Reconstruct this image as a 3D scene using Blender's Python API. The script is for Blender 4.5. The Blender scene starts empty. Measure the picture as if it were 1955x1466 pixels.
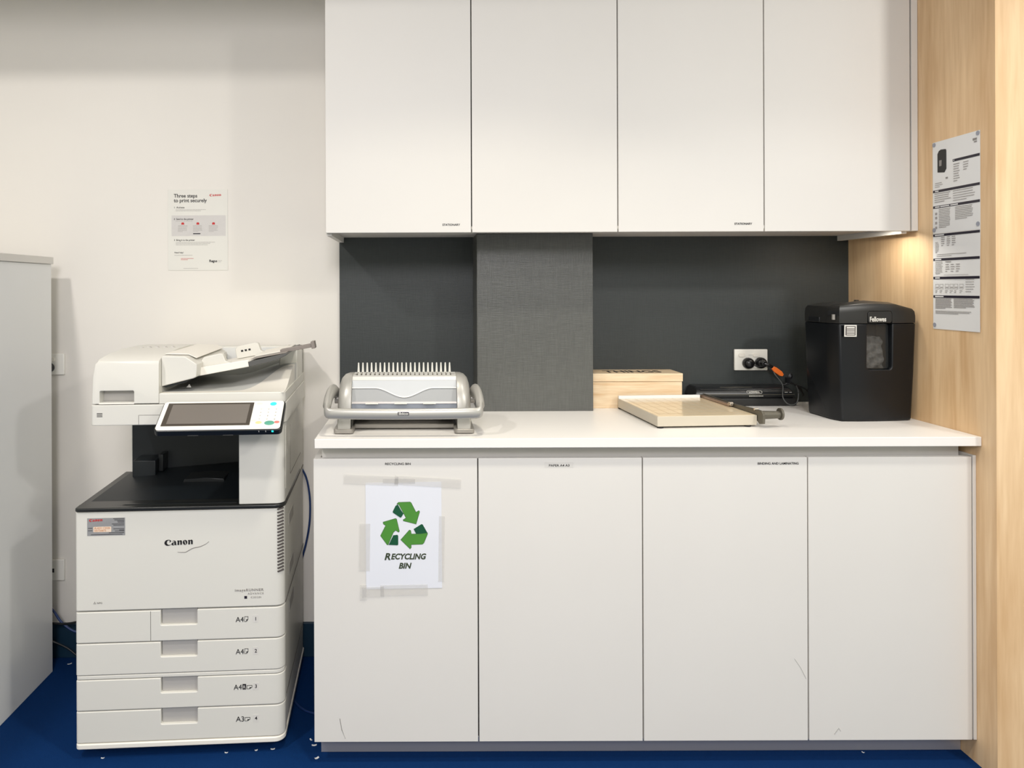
import bpy, bmesh, math, random
from mathutils import Vector, Matrix
S = bpy.context.scene
COL = S.collection
R = math.radians
random.seed(7)

# ------------------------------------------------------------------ camera
F = 1336.0; EYE = 1.31
cd = bpy.data.cameras.new('camera'); cam = bpy.data.objects.new('camera', cd); COL.objects.link(cam)
cam.location = (0, 0, EYE)
cam.rotation_euler = (R(90), .0035, 0)
cd.sensor_width = 36; cd.lens = 36 * F / 1955
cd.shift_x = (977.5 - 805) / 1955; cd.shift_y = -(733 - 550) / 1955
cd.clip_start = .05
S.camera = cam

# ------------------------------------------------------------------ light and exposure
S.view_settings.view_transform = 'Standard'
S.view_settings.look = 'None'
S.view_settings.gamma = 1
S.view_settings.use_curve_mapping = False
S.view_settings.exposure = 0.0
w = bpy.data.worlds.new('world'); S.world = w; w.use_nodes = True
w.node_tree.nodes['Background'].inputs[0].default_value = (1.0, .995, .87, 1)
w.node_tree.nodes['Background'].inputs[1].default_value = .88

def lamp(name, loc, power, size, color=(1, .93, .82), target=None, kind='AREA', spread=180, blend=.5, size_y=None):
    l = bpy.data.lights.new(name, kind); l.energy = power; l.color = color
    if kind == 'AREA':
        l.shape = 'DISK'; l.size = size; l.spread = R(spread)
        if size_y: l.shape = 'RECTANGLE'; l.size_y = size_y
    elif kind == 'SPOT':
        l.shadow_soft_size = size; l.spot_size = R(spread); l.spot_blend = blend
    else:
        l.shadow_soft_size = size
    o = bpy.data.objects.new(name, l); COL.objects.link(o); o.location = loc
    if target is not None:
        o.rotation_euler = (Vector(target) - Vector(loc)).to_track_quat('-Z', 'Y').to_euler()
    return o
lamp('ceiling_downlight', (-1.40, .60, 2.68), 21, .14, (1, .955, .92), (-1.3, 1.3, 0), spread=165)
lamp('ceiling_downlight', (2.25, -.20, 2.68), 32, .26, (1, .97, .92), (1.8, 1.2, .6), spread=165)
lamp('ceiling_downlight', (.15, 1.25, 2.70), 7.5, .16, (1, .93, .78), (.15, 1.25, 0), spread=100)
lamp('ceiling_downlight', (1.15, 1.25, 2.70), 5.5, .16, (1, .97, .92), (1.15, 1.25, 0), spread=100)
lamp('room_light', (0, -1.8, 2.68), 54, .8, (1, .965, 1), (0, 1.3, .8), spread=165)
lamp('under_cabinet_light', (1.415, 2.182, 1.4885), .80, .04, (1, .95, .86), (1.415, 2.21, .9), spread=176)

# ------------------------------------------------------------------ materials
def lin(c):
    return tuple((v / 255 / 12.92 if v / 255 <= .04045 else ((v / 255 + .055) / 1.055) ** 2.4) for v in c) + (1,)
MATS = {}
def mat(name, c, rough=.5, metal=0, spec=.5, emit=0, alpha=1, coat=0, bump=None, var=None):
    m = bpy.data.materials.new(name); m.use_nodes = True; nt = m.node_tree; b = nt.nodes['Principled BSDF']
    b.inputs['Base Color'].default_value = lin(c); b.inputs['Roughness'].default_value = rough
    b.inputs['Metallic'].default_value = metal; b.inputs['Specular IOR Level'].default_value = spec
    b.inputs['Coat Weight'].default_value = coat; b.inputs['Alpha'].default_value = alpha
    if emit:
        b.inputs['Emission Color'].default_value = lin(c); b.inputs['Emission Strength'].default_value = emit
    tc = nt.nodes.new('ShaderNodeTexCoord')
    if var:   # (scale, amount) faint mottling
        n = nt.nodes.new('ShaderNodeTexNoise'); n.inputs['Scale'].default_value = var[0]; n.inputs['Detail'].default_value = 4
        r = nt.nodes.new('ShaderNodeValToRGB')
        k = var[1]
        r.color_ramp.elements[0].position = .3; r.color_ramp.elements[1].position = .7
        r.color_ramp.elements[0].color = tuple(v * (1 - k) for v in lin(c)[:3]) + (1,)
        r.color_ramp.elements[1].color = tuple(min(1, v * (1 + k)) for v in lin(c)[:3]) + (1,)
        nt.links.new(tc.outputs['Object'], n.inputs['Vector']); nt.links.new(n.outputs['Fac'], r.inputs['Fac'])
        nt.links.new(r.outputs['Color'], b.inputs['Base Color'])
    if bump:  # (scale, strength, distance)
        n = nt.nodes.new('ShaderNodeTexNoise'); n.inputs['Scale'].default_value = bump[0]; n.inputs['Detail'].default_value = 3
        bp = nt.nodes.new('ShaderNodeBump'); bp.inputs['Strength'].default_value = bump[1]; bp.inputs['Distance'].default_value = bump[2]
        nt.links.new(tc.outputs['Object'], n.inputs['Vector']); nt.links.new(n.outputs['Fac'], bp.inputs['Height'])
        nt.links.new(bp.outputs['Normal'], b.inputs['Normal'])
    MATS[name] = m
    return m

def wood_mat(name, c1, c2, axis='Z', scale=1.0, rough=.45, planks=None):
    m = bpy.data.materials.new(name); m.use_nodes = True; nt = m.node_tree; b = nt.nodes['Principled BSDF']; N = nt.nodes; L = nt.links
    tc = N.new('ShaderNodeTexCoord'); mp = N.new('ShaderNodeMapping')
    sc = {'Z': (9, 9, .7), 'X': (.9, 12, 12), 'Y': (9, .7, 9)}[axis]
    mp.inputs['Scale'].default_value = tuple(v * scale for v in sc)
    n1 = N.new('ShaderNodeTexNoise'); n1.inputs['Scale'].default_value = 1.6; n1.inputs['Detail'].default_value = 5; n1.inputs['Distortion'].default_value = .9
    n2 = N.new('ShaderNodeTexNoise'); n2.inputs['Scale'].default_value = 9; n2.inputs['Detail'].default_value = 6
    mx = N.new('ShaderNodeMix'); mx.data_type = 'FLOAT'; mx.inputs[0].default_value = .3
    r = N.new('ShaderNodeValToRGB')
    r.color_ramp.elements[0].position = .36; r.color_ramp.elements[0].color = lin(c2)
    r.color_ramp.elements[1].position = .62; r.color_ramp.elements[1].color = lin(c1)
    L.new(tc.outputs['Object'], mp.inputs['Vector']); L.new(mp.outputs['Vector'], n1.inputs['Vector']); L.new(mp.outputs['Vector'], n2.inputs['Vector'])
    L.new(n1.outputs['Fac'], mx.inputs[2]); L.new(n2.outputs['Fac'], mx.inputs[3]); L.new(mx.outputs[0], r.inputs['Fac'])
    L.new(r.outputs['Color'], b.inputs['Base Color'])
    b.inputs['Roughness'].default_value = rough
    MATS[name] = m
    return m

def linen_mat(name, c, rough, k=.12, bs=.3):
    m = bpy.data.materials.new(name); m.use_nodes = True; nt = m.node_tree; b = nt.nodes['Principled BSDF']; N = nt.nodes; L = nt.links
    tc = N.new('ShaderNodeTexCoord')
    hs = []
    for sc in ((420, 420, 22), (22, 22, 420)):
        mp = N.new('ShaderNodeMapping'); mp.inputs['Scale'].default_value = sc
        n = N.new('ShaderNodeTexNoise'); n.inputs['Scale'].default_value = 1; n.inputs['Detail'].default_value = 2
        L.new(tc.outputs['Object'], mp.inputs['Vector']); L.new(mp.outputs['Vector'], n.inputs['Vector']); hs.append(n)
    ad = N.new('ShaderNodeMath'); ad.operation = 'ADD'
    L.new(hs[0].outputs['Fac'], ad.inputs[0]); L.new(hs[1].outputs['Fac'], ad.inputs[1])
    bp = N.new('ShaderNodeBump'); bp.inputs['Strength'].default_value = bs; bp.inputs['Distance'].default_value = .0012
    L.new(ad.outputs[0], bp.inputs['Height']); L.new(bp.outputs['Normal'], b.inputs['Normal'])
    r = N.new('ShaderNodeMapRange'); r.inputs['From Min'].default_value = .6; r.inputs['From Max'].default_value = 1.4
    r.inputs['To Min'].default_value = 1 - k; r.inputs['To Max'].default_value = 1 + k
    L.new(ad.outputs[0], r.inputs['Value'])
    vm = N.new('ShaderNodeVectorMath'); vm.operation = 'SCALE'; vm.inputs[0].default_value = lin(c)[:3]
    L.new(r.outputs[0], vm.inputs['Scale']); L.new(vm.outputs[0], b.inputs['Base Color'])
    b.inputs['Roughness'].default_value = rough; b.inputs['Specular IOR Level'].default_value = .5
    MATS[name] = m
    return m

mat('wall_paint', (229, 225, 217), .75, var=(2.5, .012), bump=(180, .05, .001))
mat('ceiling_paint', (225, 222, 214), .9, bump=(120, .05, .001))
mat('laminate_white', (220, 217, 211), .55, var=(3, .012))
mat('laminate_top', (238, 235, 230), .35, var=(4, .01))
mat('cabinet_grey', (230, 231, 230), .22, var=(2, .02))
mat('shadow_gap', (30, 27, 24), .8, bump=(90, .1, .001))
mat('kick_grey', (172, 172, 180), .3, metal=.5, bump=(60, .05, .001))
wood_mat('maple', (238, 206, 163), (214, 176, 130), 'Z')
wood_mat('maple_end', (228, 194, 146), (206, 168, 120), 'Z', .8)
wood_mat('pine', (232, 214, 184), (206, 172, 130), 'X', 1.6, .55)
linen_mat('linen_black', (50, 55, 55), .5)
linen_mat('linen_pillar_lit', (86, 87, 84), .36, .2, .5)  # same linen as the splashback, its light sheen put into a paler colour
mat('carpet', (9, 53, 108), .95, spec=.1, bump=(700, .9, .004), var=(900, .25))
mat('skirting_blue', (20, 48, 68), .45, bump=(60, .05, .001))
mat('plastic_white', (218, 216, 208), .38, bump=(900, .03, .0005))
mat('plastic_bright', (238, 234, 224), .35, bump=(900, .03, .0005))
mat('plastic_shaded', (176, 173, 169), .5, bump=(900, .03, .0005))  # white plastic with the shade of the recesses put into its colour
mat('plastic_seam', (84, 78, 76), .7, bump=(100, .1, .001))
mat('plastic_black', (24, 27, 29), .3, bump=(900, .05, .0005))
mat('plastic_interior', (20, 26, 30), .45, bump=(500, .05, .0005))
mat('tray_black', (34, 35, 34), .28, bump=(400, .05, .0005))
mat('well_grey', (222, 223, 220), .5, bump=(500, .05, .0005))
mat('tray_dark', (84, 84, 82), .4, bump=(500, .05, .0005))
mat('tray_grey', (196, 197, 194), .4, bump=(500, .05, .0005))
mat('arm_grey', (132, 124, 118), .4, bump=(500, .05, .0005))
mat('screen_glass', (118, 112, 106), .12, coat=.6, var=(5, .03))
mat('screen_bezel', (74, 68, 62), .25, var=(5, .02))
mat('ink_black', (18, 17, 20), .5, var=(50, .02))
mat('ink_grey', (140, 136, 132), .6, var=(50, .02))
mat('ink_print', (164, 160, 157), .6, var=(50, .02))
mat('ink_red', (190, 40, 40), .5, var=(50, .02))
mat('ink_navy', (30, 24, 40), .5, var=(50, .02))
mat('ink_lightgrey', (206, 203, 199), .6, var=(50, .02))
mat('ink_orange', (206, 150, 110), .6, var=(50, .02))
mat('led_cyan', (40, 230, 235), .4, emit=1.2, var=(50, .02))
mat('button_blue', (60, 200, 235), .4, emit=.35, var=(50, .02))
mat('button_green', (90, 160, 140), .4, var=(50, .02))
mat('button_yellow', (226, 205, 150), .4, var=(50, .02))
mat('button_red', (228, 120, 112), .4, var=(50, .02))
mat('label_silver', (158, 158, 158), .35, metal=.2, var=(40, .05))
mat('label_cream', (228, 208, 188), .6, var=(40, .04))
mat('paper', (232, 232, 230), .6, var=(6, .012))
mat('paper_cool', (226, 228, 234), .3, var=(6, .012))
mat('label_clear', (214, 211, 205), .4, var=(50, .02))
mat('laminated', (226, 224, 216), .12, coat=.8, var=(6, .01), bump=(9, .35, .004))
mat('tape', (228, 226, 222), .15, alpha=.22, bump=(60, .4, .002))
mat('green_light', (74, 138, 50), .5, var=(30, .03))
mat('green_dark', (8, 78, 48), .5, var=(30, .03))
mat('green_outline', (62, 96, 58), .5, var=(30, .03))
mat('ink_olive', (52, 62, 40), .6, var=(30, .03))
mat('silver_paint', (178, 176, 170), .34, metal=.35, bump=(900, .04, .0005))
mat('silver_dark', (150, 146, 140), .35, metal=.35, bump=(900, .04, .0005))
mat('cover_smoke', (158, 160, 161), .55, var=(8, .02))
mat('cover_blue', (138, 144, 154), .5, var=(8, .02))
mat('flap_white', (190, 193, 195), .5, var=(8, .02))
mat('deck_white', (206, 205, 200), .35, var=(8, .02))
mat('comb_white', (206, 205, 198), .35, var=(30, .02))
mat('shredder_head', (34, 34, 33), .36, bump=(1200, .25, .0004))
mat('shredder_bin', (13, 16, 20), .34, spec=.35, bump=(1200, .2, .0004))
mat('window_smoke', (58, 60, 60), .08, alpha=.35, coat=.5, var=(10, .05))
mat('window_cavity', (40, 42, 42), .6, var=(10, .1))
mat('paper_shreds', (160, 160, 156), .9, var=(70, .35), bump=(90, 1, .006))
mat('text_silver', (214, 212, 204), .35, var=(30, .03))
mat('trimmer_cream', (192, 184, 168), .35, var=(8, .02))
mat('trimmer_top', (226, 208, 176), .22, coat=.3, var=(8, .03))
mat('trimmer_line', (178, 152, 118), .5, var=(8, .03))
mat('trimmer_grey', (92, 88, 78), .4, metal=.3, bump=(300, .05, .0005))
mat('chrome', (200, 190, 178), .25, metal=.8, bump=(300, .05, .0005))
mat('hinge_brown', (156, 134, 118), .35, metal=.5, bump=(300, .05, .0005))
mat('rubber', (22, 20, 20), .8, bump=(300, .05, .0005))
mat('gloss_black', (26, 28, 30), .33, coat=.0, bump=(300, .03, .0003))
mat('matt_black', (34, 34, 34), .5, bump=(300, .05, .0003))
mat('socket_white', (240, 238, 230), .3, bump=(300, .02, .0003))
mat('plug_black', (20, 20, 22), .3, bump=(300, .05, .0003))
mat('cord_grey', (74, 76, 76), .4, bump=(300, .05, .0003))
mat('cord_black', (16, 18, 22), .4, bump=(300, .05, .0003))
mat('cord_blue', (28, 54, 104), .4, bump=(300, .05, .0003))
mat('tag_orange', (228, 112, 40), .45, var=(60, .08))
mat('adhesive_dot', (168, 172, 184), .3, alpha=.75, var=(60, .04))
mat('puck_metal', (210, 205, 195), .3, metal=.6, bump=(300, .05, .0003))
mat('puck_glow', (255, 226, 170), .4, emit=2.5, var=(60, .02))
mat('scuff', (150, 148, 144), .6, alpha=.5, var=(60, .04))

# ------------------------------------------------------------------ helpers
def finish(o, bevel=0, seg=2, smooth=True, ang=35):
    if bevel:
        b = o.modifiers.new('bevel', 'BEVEL'); b.width = bevel; b.segments = seg; b.limit_method = 'ANGLE'; b.angle_limit = R(40); b.harden_normals = False
    if smooth:
        for p in o.data.polygons: p.use_smooth = True
        try: o.data.set_sharp_from_angle(angle=R(ang))
        except Exception: pass
    return o
def obj(name, verts, faces, m, parent=None, bevel=0, seg=2, smooth=True, ang=35, fix=True):
    me = bpy.data.meshes.new(name); me.from_pydata([tuple(v) for v in verts], [], faces); me.validate()
    if fix:
        bm = bmesh.new(); bm.from_mesh(me); bmesh.ops.recalc_face_normals(bm, faces=bm.faces); bm.to_mesh(me); bm.free()
    me.materials.append(MATS[m] if isinstance(m, str) else m)
    o = bpy.data.objects.new(name, me); COL.objects.link(o)
    if parent: o.parent = parent
    return finish(o, bevel, seg, smooth, ang)
class MB:
    def __init__(s): s.v = []; s.f = []
    def add(s, v, f):
        n = len(s.v); s.v += [tuple(p) for p in v]; s.f += [tuple(i + n for i in q) for q in f]; return s
    def box(s, x0, x1, y0, y1, z0, z1, M=None):
        v = [Vector(p) for p in ((x0, y0, z0), (x1, y0, z0), (x1, y1, z0), (x0, y1, z0), (x0, y0, z1), (x1, y0, z1), (x1, y1, z1), (x0, y1, z1))]
        if M: v = [M @ p for p in v]
        return s.add(v, [(0, 3, 2, 1), (4, 5, 6, 7), (0, 1, 5, 4), (1, 2, 6, 5), (2, 3, 7, 6), (3, 0, 4, 7)])
    def prism(s, pts, a, b, axis='z', M=None):
        # pts 2-D outline; axis: direction of extrusion. z: (x,y); y: (x,z); x: (y,z)
        def P(p, t):
            q = {'z': (p[0], p[1], t), 'y': (p[0], t, p[1]), 'x': (t, p[0], p[1])}[axis]
            return M @ Vector(q) if M else Vector(q)
        n = len(pts)
        v = [P(p, a) for p in pts] + [P(p, b) for p in pts]
        f = [tuple(range(n))[::-1], tuple(range(n, 2 * n))] + [(i, (i + 1) % n, (i + 1) % n + n, i + n) for i in range(n)]
        return s.add(v, f)
    def cyl(s, c, r, h, axis='z', n=24, r2=None, M=None):
        r2 = r if r2 is None else r2
        v = []
        for rr, t in ((r, 0), (r2, h)):
            for i in range(n):
                a = 2 * math.pi * i / n; p, q = rr * math.cos(a), rr * math.sin(a)
                e = {'z': (p, q, t), 'y': (p, t, q), 'x': (t, p, q)}[axis]
                e = Vector(c) + Vector(e); v.append(M @ e if M else e)
        return s.add(v, [tuple(range(n))[::-1], tuple(range(n, 2 * n))] + [(i, (i + 1) % n, (i + 1) % n + n, i + n) for i in range(n)])
    def build(s, name, m, parent=None, **k): return obj(name, s.v, s.f, m, parent, **k)
def box(name, x0, x1, y0, y1, z0, z1, m, parent=None, bevel=0, **k):
    return MB().box(x0, x1, y0, y1, z0, z1).build(name, m, parent, bevel=bevel, **k)
def rrect(x0, x1, y0, y1, r, n=6):
    if not isinstance(r, (tuple, list)): r = (r,) * 4   # bl, br, tr, tl
    P = []
    for (cx, cy, a0, rr) in ((x0 + r[0], y0 + r[0], 180, r[0]), (x1 - r[1], y0 + r[1], 270, r[1]), (x1 - r[2], y1 - r[2], 0, r[2]), (x0 + r[3], y1 - r[3], 90, r[3])):
        if rr < 1e-6: P.append((cx, cy)); continue
        for i in range(n + 1):
            a = R(a0 + 90 * i / n); P.append((cx + rr * math.cos(a), cy + rr * math.sin(a)))
    return P
def catmull(P, n=8, closed=False):
    P = [Vector(p) for p in P]; out = []
    L = len(P)
    for i in range(L if closed else L - 1):
        a = P[(i - 1) % L] if closed or i > 0 else P[0] * 2 - P[1]
        b, c = P[i], P[(i + 1) % L]
        d = P[(i + 2) % L] if closed or i < L - 2 else P[-1] * 2 - P[-2]
        for k in range(n):
            t = k / n
            out.append(.5 * ((2 * b) + (-a + c) * t + (2 * a - 5 * b + 4 * c - d) * t * t + (-a + 3 * b - 3 * c + d) * t ** 3))
    if not closed: out.append(P[-1])
    return out
def sweep(path, rad, n=10, up=Vector((0, 0, 1))):
    """rad: float, or function t -> (width, height) of the elliptical section"""
    V = []; Fc = []; m = len(path)
    for i, p in enumerate(path):
        t = (path[min(i + 1, m - 1)] - path[max(i - 1, 0)]).normalized()
        u = up
        if abs(t.dot(u)) > .96: u = Vector((0, 1, 0)) if abs(t.y) < .9 else Vector((1, 0, 0))
        side = t.cross(u).normalized(); u2 = side.cross(t).normalized()
        a, b = rad(i / (m - 1)) if callable(rad) else (rad, rad)
        for k in range(n):
            th = 2 * math.pi * k / n
            V.append(p + side * (a * math.cos(th)) + u2 * (b * math.sin(th)))
    for i in range(m - 1):
        for k in range(n):
            Fc.append((i * n + k, i * n + (k + 1) % n, (i + 1) * n + (k + 1) % n, (i + 1) * n + k))
    Fc += [tuple(range(n))[::-1], tuple((m - 1) * n + k for k in range(n))]
    return V, Fc
def tube(name, pts, r, m, parent=None, n=8, res=8):
    V, Fc = sweep(catmull(pts, res), r, n)
    return obj(name, V, Fc, m, parent, ang=60)
def cut(o, *cutters):
    """subtract the cutter meshes (MB) and keep the evaluated result"""
    tmp = []
    for c in cutters:
        me = bpy.data.meshes.new('cutter'); me.from_pydata(c.v, [], c.f)
        bm = bmesh.new(); bm.from_mesh(me); bmesh.ops.recalc_face_normals(bm, faces=bm.faces); bm.to_mesh(me); bm.free()
        co = bpy.data.objects.new('cutter', me); COL.objects.link(co)
        co.parent = o.parent
        md = o.modifiers.new('cut', 'BOOLEAN'); md.operation = 'DIFFERENCE'; md.object = co; md.solver = 'EXACT'; tmp.append((co, me))
    bev = [m for m in o.modifiers if m.type == 'BEVEL']
    par = [(m.width, m.segments) for m in bev]
    for m in bev: o.modifiers.remove(m)
    bpy.context.view_layer.update()
    dg = bpy.context.evaluated_depsgraph_get()
    me = bpy.data.meshes.new_from_object(o.evaluated_get(dg))
    o.modifiers.clear(); old = o.data; o.data = me; me.name = o.name; bpy.data.meshes.remove(old)
    for co, cm in tmp: bpy.data.objects.remove(co); bpy.data.meshes.remove(cm)
    for w_, sg in par: finish(o, w_, sg, True)
    if not par: finish(o)
    return o
FRONT = Matrix(((1, 0, 0), (0, 0, -1), (0, 1, 0))).to_4x4()       # faces -Y, reads along +X
SIDE = Matrix(((0, 0, -1), (-1, 0, 0), (0, 1, 0))).to_4x4()       # faces -X, reads along -Y
FLAT = Matrix.Identity(4)
def curve_mesh(cu):
    o = bpy.data.objects.new('tmp', cu); COL.objects.link(o)
    bpy.context.view_layer.update()
    me = bpy.data.meshes.new_from_object(o.evaluated_get(bpy.context.evaluated_depsgraph_get()))
    bpy.data.objects.remove(o); bpy.data.curves.remove(cu)
    return me
def text(name, s, size, loc, m, parent=None, orient=FRONT, align='LEFT', bold=0, shear=0, sx=1, space=1, width=None, line=1, depth=.0002):
    cu = bpy.data.curves.new('t', 'FONT'); cu.body = s; cu.size = size; cu.align_x = align; cu.extrude = depth; cu.offset = bold * size
    cu.shear = shear; cu.space_character = space; cu.space_line = line; cu.resolution_u = 3
    me = curve_mesh(cu)
    if width:
        xs = [v.co.x for v in me.vertices]; sx = width / (max(xs) - min(xs))
    M = Matrix.Translation(loc) @ orient @ Matrix.Diagonal((sx, 1, 1, 1))
    me.transform(M); me.name = name
    me.materials.clear(); me.materials.append(MATS[m])
    o = bpy.data.objects.new(name, me); COL.objects.link(o)
    if parent: o.parent = parent
    return o
def outlines(name, polys, m, parent=None, M=FLAT, depth=.0002, offset=0):
    cu = bpy.data.curves.new('c', 'CURVE'); cu.dimensions = '2D'; cu.fill_mode = 'BOTH'; cu.extrude = depth; cu.offset = offset
    for P in polys:
        sp = cu.splines.new('POLY'); sp.points.add(len(P) - 1)
        for i, p in enumerate(P): sp.points[i].co = (p[0], p[1], 0, 1)
        sp.use_cyclic_u = True
    me = curve_mesh(cu); me.transform(M); me.name = name; me.materials.clear(); me.materials.append(MATS[m])
    o = bpy.data.objects.new(name, me); COL.objects.link(o)
    if parent: o.parent = parent
    return o
def tag(o, label, cat, group=None, kind=None):
    if label: o['label'] = label
    if cat: o['category'] = cat
    if group: o['group'] = group
    if kind: o['kind'] = kind
    return o
def struct(o): o['kind'] = 'structure'; return o
def thing(name, label, cat, loc=(0, 0, 0), rz=0, group=None):
    o = bpy.data.objects.new(name, None); COL.objects.link(o); o.location = loc; o.rotation_euler = (0, 0, rz)
    o.empty_display_size = .05
    return tag(o, label, cat, group)

# the serif logotype, as filled outlines on a unit grid (total width 1)
def el(cx, cy, rx, ry, tilt=0, n=20):
    c, s = math.cos(R(tilt)), math.sin(R(tilt))
    return [(cx + rx * math.cos(2 * math.pi * i / n) * c - ry * math.sin(2 * math.pi * i / n) * s,
             cy + rx * math.cos(2 * math.pi * i / n) * s + ry * math.sin(2 * math.pi * i / n) * c) for i in range(n)]
_C = [(445, 300), (435, 275), (400, 257), (345, 252), (290, 268), (252, 308), (240, 350), (252, 395), (295, 430), (350, 438), (402, 428), (440, 400), (436, 395), (400, 412), (365, 410), (326, 385), (312, 345), (325, 297), (358, 270), (390, 272), (408, 288), (390, 335), (400, 336)]
_a = [(452, 388), (466, 356), (505, 338), (545, 334), (545, 318), (530, 302), (505, 302), (482, 312), (478, 302), (515, 283), (558, 284), (588, 312), (598, 398), (610, 420), (562, 420), (550, 406), (520, 425), (478, 424), (455, 405)]
_ah = [(500, 382), (510, 364), (545, 358), (548, 385), (530, 402), (508, 400)]
_n = [(625, 296), (640, 281), (680, 278), (688, 296), (718, 276), (752, 277), (770, 305), (770, 412), (720, 415), (718, 322), (704, 304), (688, 318), (688, 418), (635, 419), (640, 312)]
LOGO = [_C, _a, _ah, _n, el(865, 343, 68, 75), el(868, 345, 15, 66, -14)] + [[(x + 326, y - 9) for x, y in _n]]
def logotype(name, width, loc, m, parent, orient=FRONT):
    k = width / 862
    P = [[((x - 240) * k, (425 - y) * k) for x, y in p] for p in LOGO]
    return outlines(name, P, m, parent, Matrix.Translation(loc) @ orient)

WX = 1.520   # wooden side wall
YB = 2.50    # rear wall
# ------------------------------------------------------------------ the setting
struct(box('floor', -3.2, 3.2, -2.6, 2.7, -.05, 0, 'carpet'))
struct(box('ceiling', -3.2, 3.2, -.9, 2.7, 2.72, 2.80, 'ceiling_paint'))
struct(box('wall_back', -3.2, 2.3, YB, YB + .12, 0, 2.72, 'wall_paint'))
struct(box('wall_right', WX, 2.3, 1.852, YB, 0, 2.72, 'maple'))
struct(box('wall_left', -3.3, -3.2, -2.6, 2.7, 0, 2.72, 'wall_paint'))
struct(box('baseboard_back', -3.2, -.30, YB - .012, YB, 0, .121, 'skirting_blue', bevel=.002))
struct(box('shade_downstand_1', -3.2, WX, 1.60, 1.64, 2.36, 2.72, 'ceiling_paint'))                       # unseen downstand, added to cast shade high on the left wall
struct(box('wall_splashback', -.2925, WX, YB - .008, YB, .901, 1.55, 'linen_black'))
struct(box('wall_pillar', .183, .568, 2.320, YB - .008, .901, 1.49, 'linen_pillar_lit', bevel=.0015))

# ------------------------------------------------------------------ wall cabinets
YU = 2.14
YU = 2.14
xs = [-.2925, .1535, .6010, 1.0485, 1.4965]
lab = ['white wall cabinet at the left end of the row, lettered STATIONARY on its door',
       'plain white wall cabinet above the dark pillar, second from left',
       'white wall cabinet right of the plain one, lettered STATIONARY low on its door',
       'plain white wall cabinet next to the wooden wall, rightmost of the row']
for i in range(4):
    x0, x1 = xs[i], xs[i + 1]
    t = thing('wall_cabinet', lab[i], 'cabinet', (x0, YU, 1.479), 0, 'white wall cabinets above the worktop')
    W = x1 - x0
    m = MB().box(.0, .016, .019, .352, 0.000, .82).box(W - .016, W, .019, .352, 0.0, .82)
    if 0 < i < 3: m = MB()
    if i == 0: m = MB().box(.0, .016, .019, .352, -.006, .82)
    if i == 3: m = MB().box(W - .016, W, .019, .352, -.006, .82)
    m.box(0.016 if i == 0 else 0, W - (.016 if i == 3 else 0), .021, .352, .012, .028)
    m.box(0.016 if i == 0 else 0, W - (.016 if i == 3 else 0), .335, .352, .028, .80)
    m.build('carcass', 'laminate_white', t)
    g = .0017
    box('door', g if i else 0, W - g, 0, .018, .001, .82, 'laminate_white', t, bevel=.0008)
    # dark gap seen between the doors
    if i: box('edge_gap', .0, .0025, .0182, .0208, .02, .82, 'shadow_gap', t)
    if i < 3: box('edge_gap', W - .0025, W, .0182, .0208, .02, .82, 'shadow_gap', t)
    if i: box('bump_stop', .0, .0035, .004, .019, .010, .020, 'plastic_bright', t, bevel=.001)
    if i in (0, 2):
        text('lettering', 'STATIONARY', .0088, (.3565 if i == 0 else .356, -.0006, .0215), 'ink_black', t, bold=.02, width=.054)
tag(box('filler_strip', 1.4995, WX - .001, YU, YU + .36, 1.480, 2.299, 'laminate_white', bevel=.0008), 'narrow white filler strip between the wall cabinets and wooden wall', 'filler panel')
# lamp under the last wall cabinet
t = thing('puck_light', 'small round lamp recessed under the wall cabinet by the wooden wall', 'lamp', (1.415, 2.188, 1.4892))
MB().cyl((0, 0, 0), .024, .0017, n=28).build('housing', 'puck_metal', t)
MB().cyl((0, 0, -.0004), .018, .0004, n=28).build('lens', 'puck_glow', t)

# ------------------------------------------------------------------ base cabinets
YL = 1.92
xs = [-.2985, .1525, .6042, 1.0575, 1.5085]
lab = ['white base cabinet lettered RECYCLING BIN, with the taped recycling sign on its door',
       'white base cabinet lettered PAPER A4 A3, second from left under the worktop',
       'white base cabinet lettered BINDING AND LAMINATING at its top right',
       'plain white base cabinet without lettering next to the wooden wall']
for i in range(4):
    x0, x1 = xs[i], xs[i + 1]; W = x1 - x0
    t = thing('base_cabinet', lab[i], 'cabinet', (x0, YL, 0), 0, 'white base cabinets under the worktop')
    g = .0017
    m = MB()
    m.box(0, .016, .0185, .57, .067, .842) if i == 0 else m.box(0, .008, .0185, .57, .067, .83)
    m.box(W - .008, W, .0185, .57, .067, .83)
    m.box(.016 if i == 0 else .008, W - .008, .0185, .57, .067, .083).box(.016 if i == 0 else .008, W - .008, .555, .57, .083, .83)
    m.build('carcass', 'laminate_white', t)
    box('door', g if i else 0, W - g, 0, .018, .0655, .8425, 'laminate_white', t, bevel=.0008)
    if i: box('edge_gap', .0, .0025, .0180, .0184, .07, .838, 'shadow_gap', t)
    if i < 3: box('edge_gap', W - .0025, W, .0180, .0184, .07, .838, 'shadow_gap', t)
    lt = [('RECYCLING BIN', .196, .8285, .070), ('PAPER A4 A3', .1945, .8225, .056), ('BINDING AND LAMINATING', .3155, .8260, .112), None][i]
    if lt: text('lettering', lt[0], .0085, (lt[1], -.0006, lt[2] - .003), 'ink_black', t, bold=.012, width=lt[3])
    if i == 1: box('label_strip', .183, .262, -.0004, 0, .8165, .8315, 'label_clear', t)
    # scuffs near the floor
    sc = {0: [((.07, .13), (.075, .10), (.085, .075))], 2: [((.415, .29), (.432, .265), (.447, .235))], 3: [((.07, .082), (.082, .098)), ((.082, .100), (.088, .091))], 1: []}[i]
    for P in sc:
        V, Fc = sweep([Vector((p[0], -.0003, p[1])) for p in P], lambda t_: (.0009, .0003), 6)
        obj('scuff_mark', V, Fc, 'scuff', t)
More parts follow.
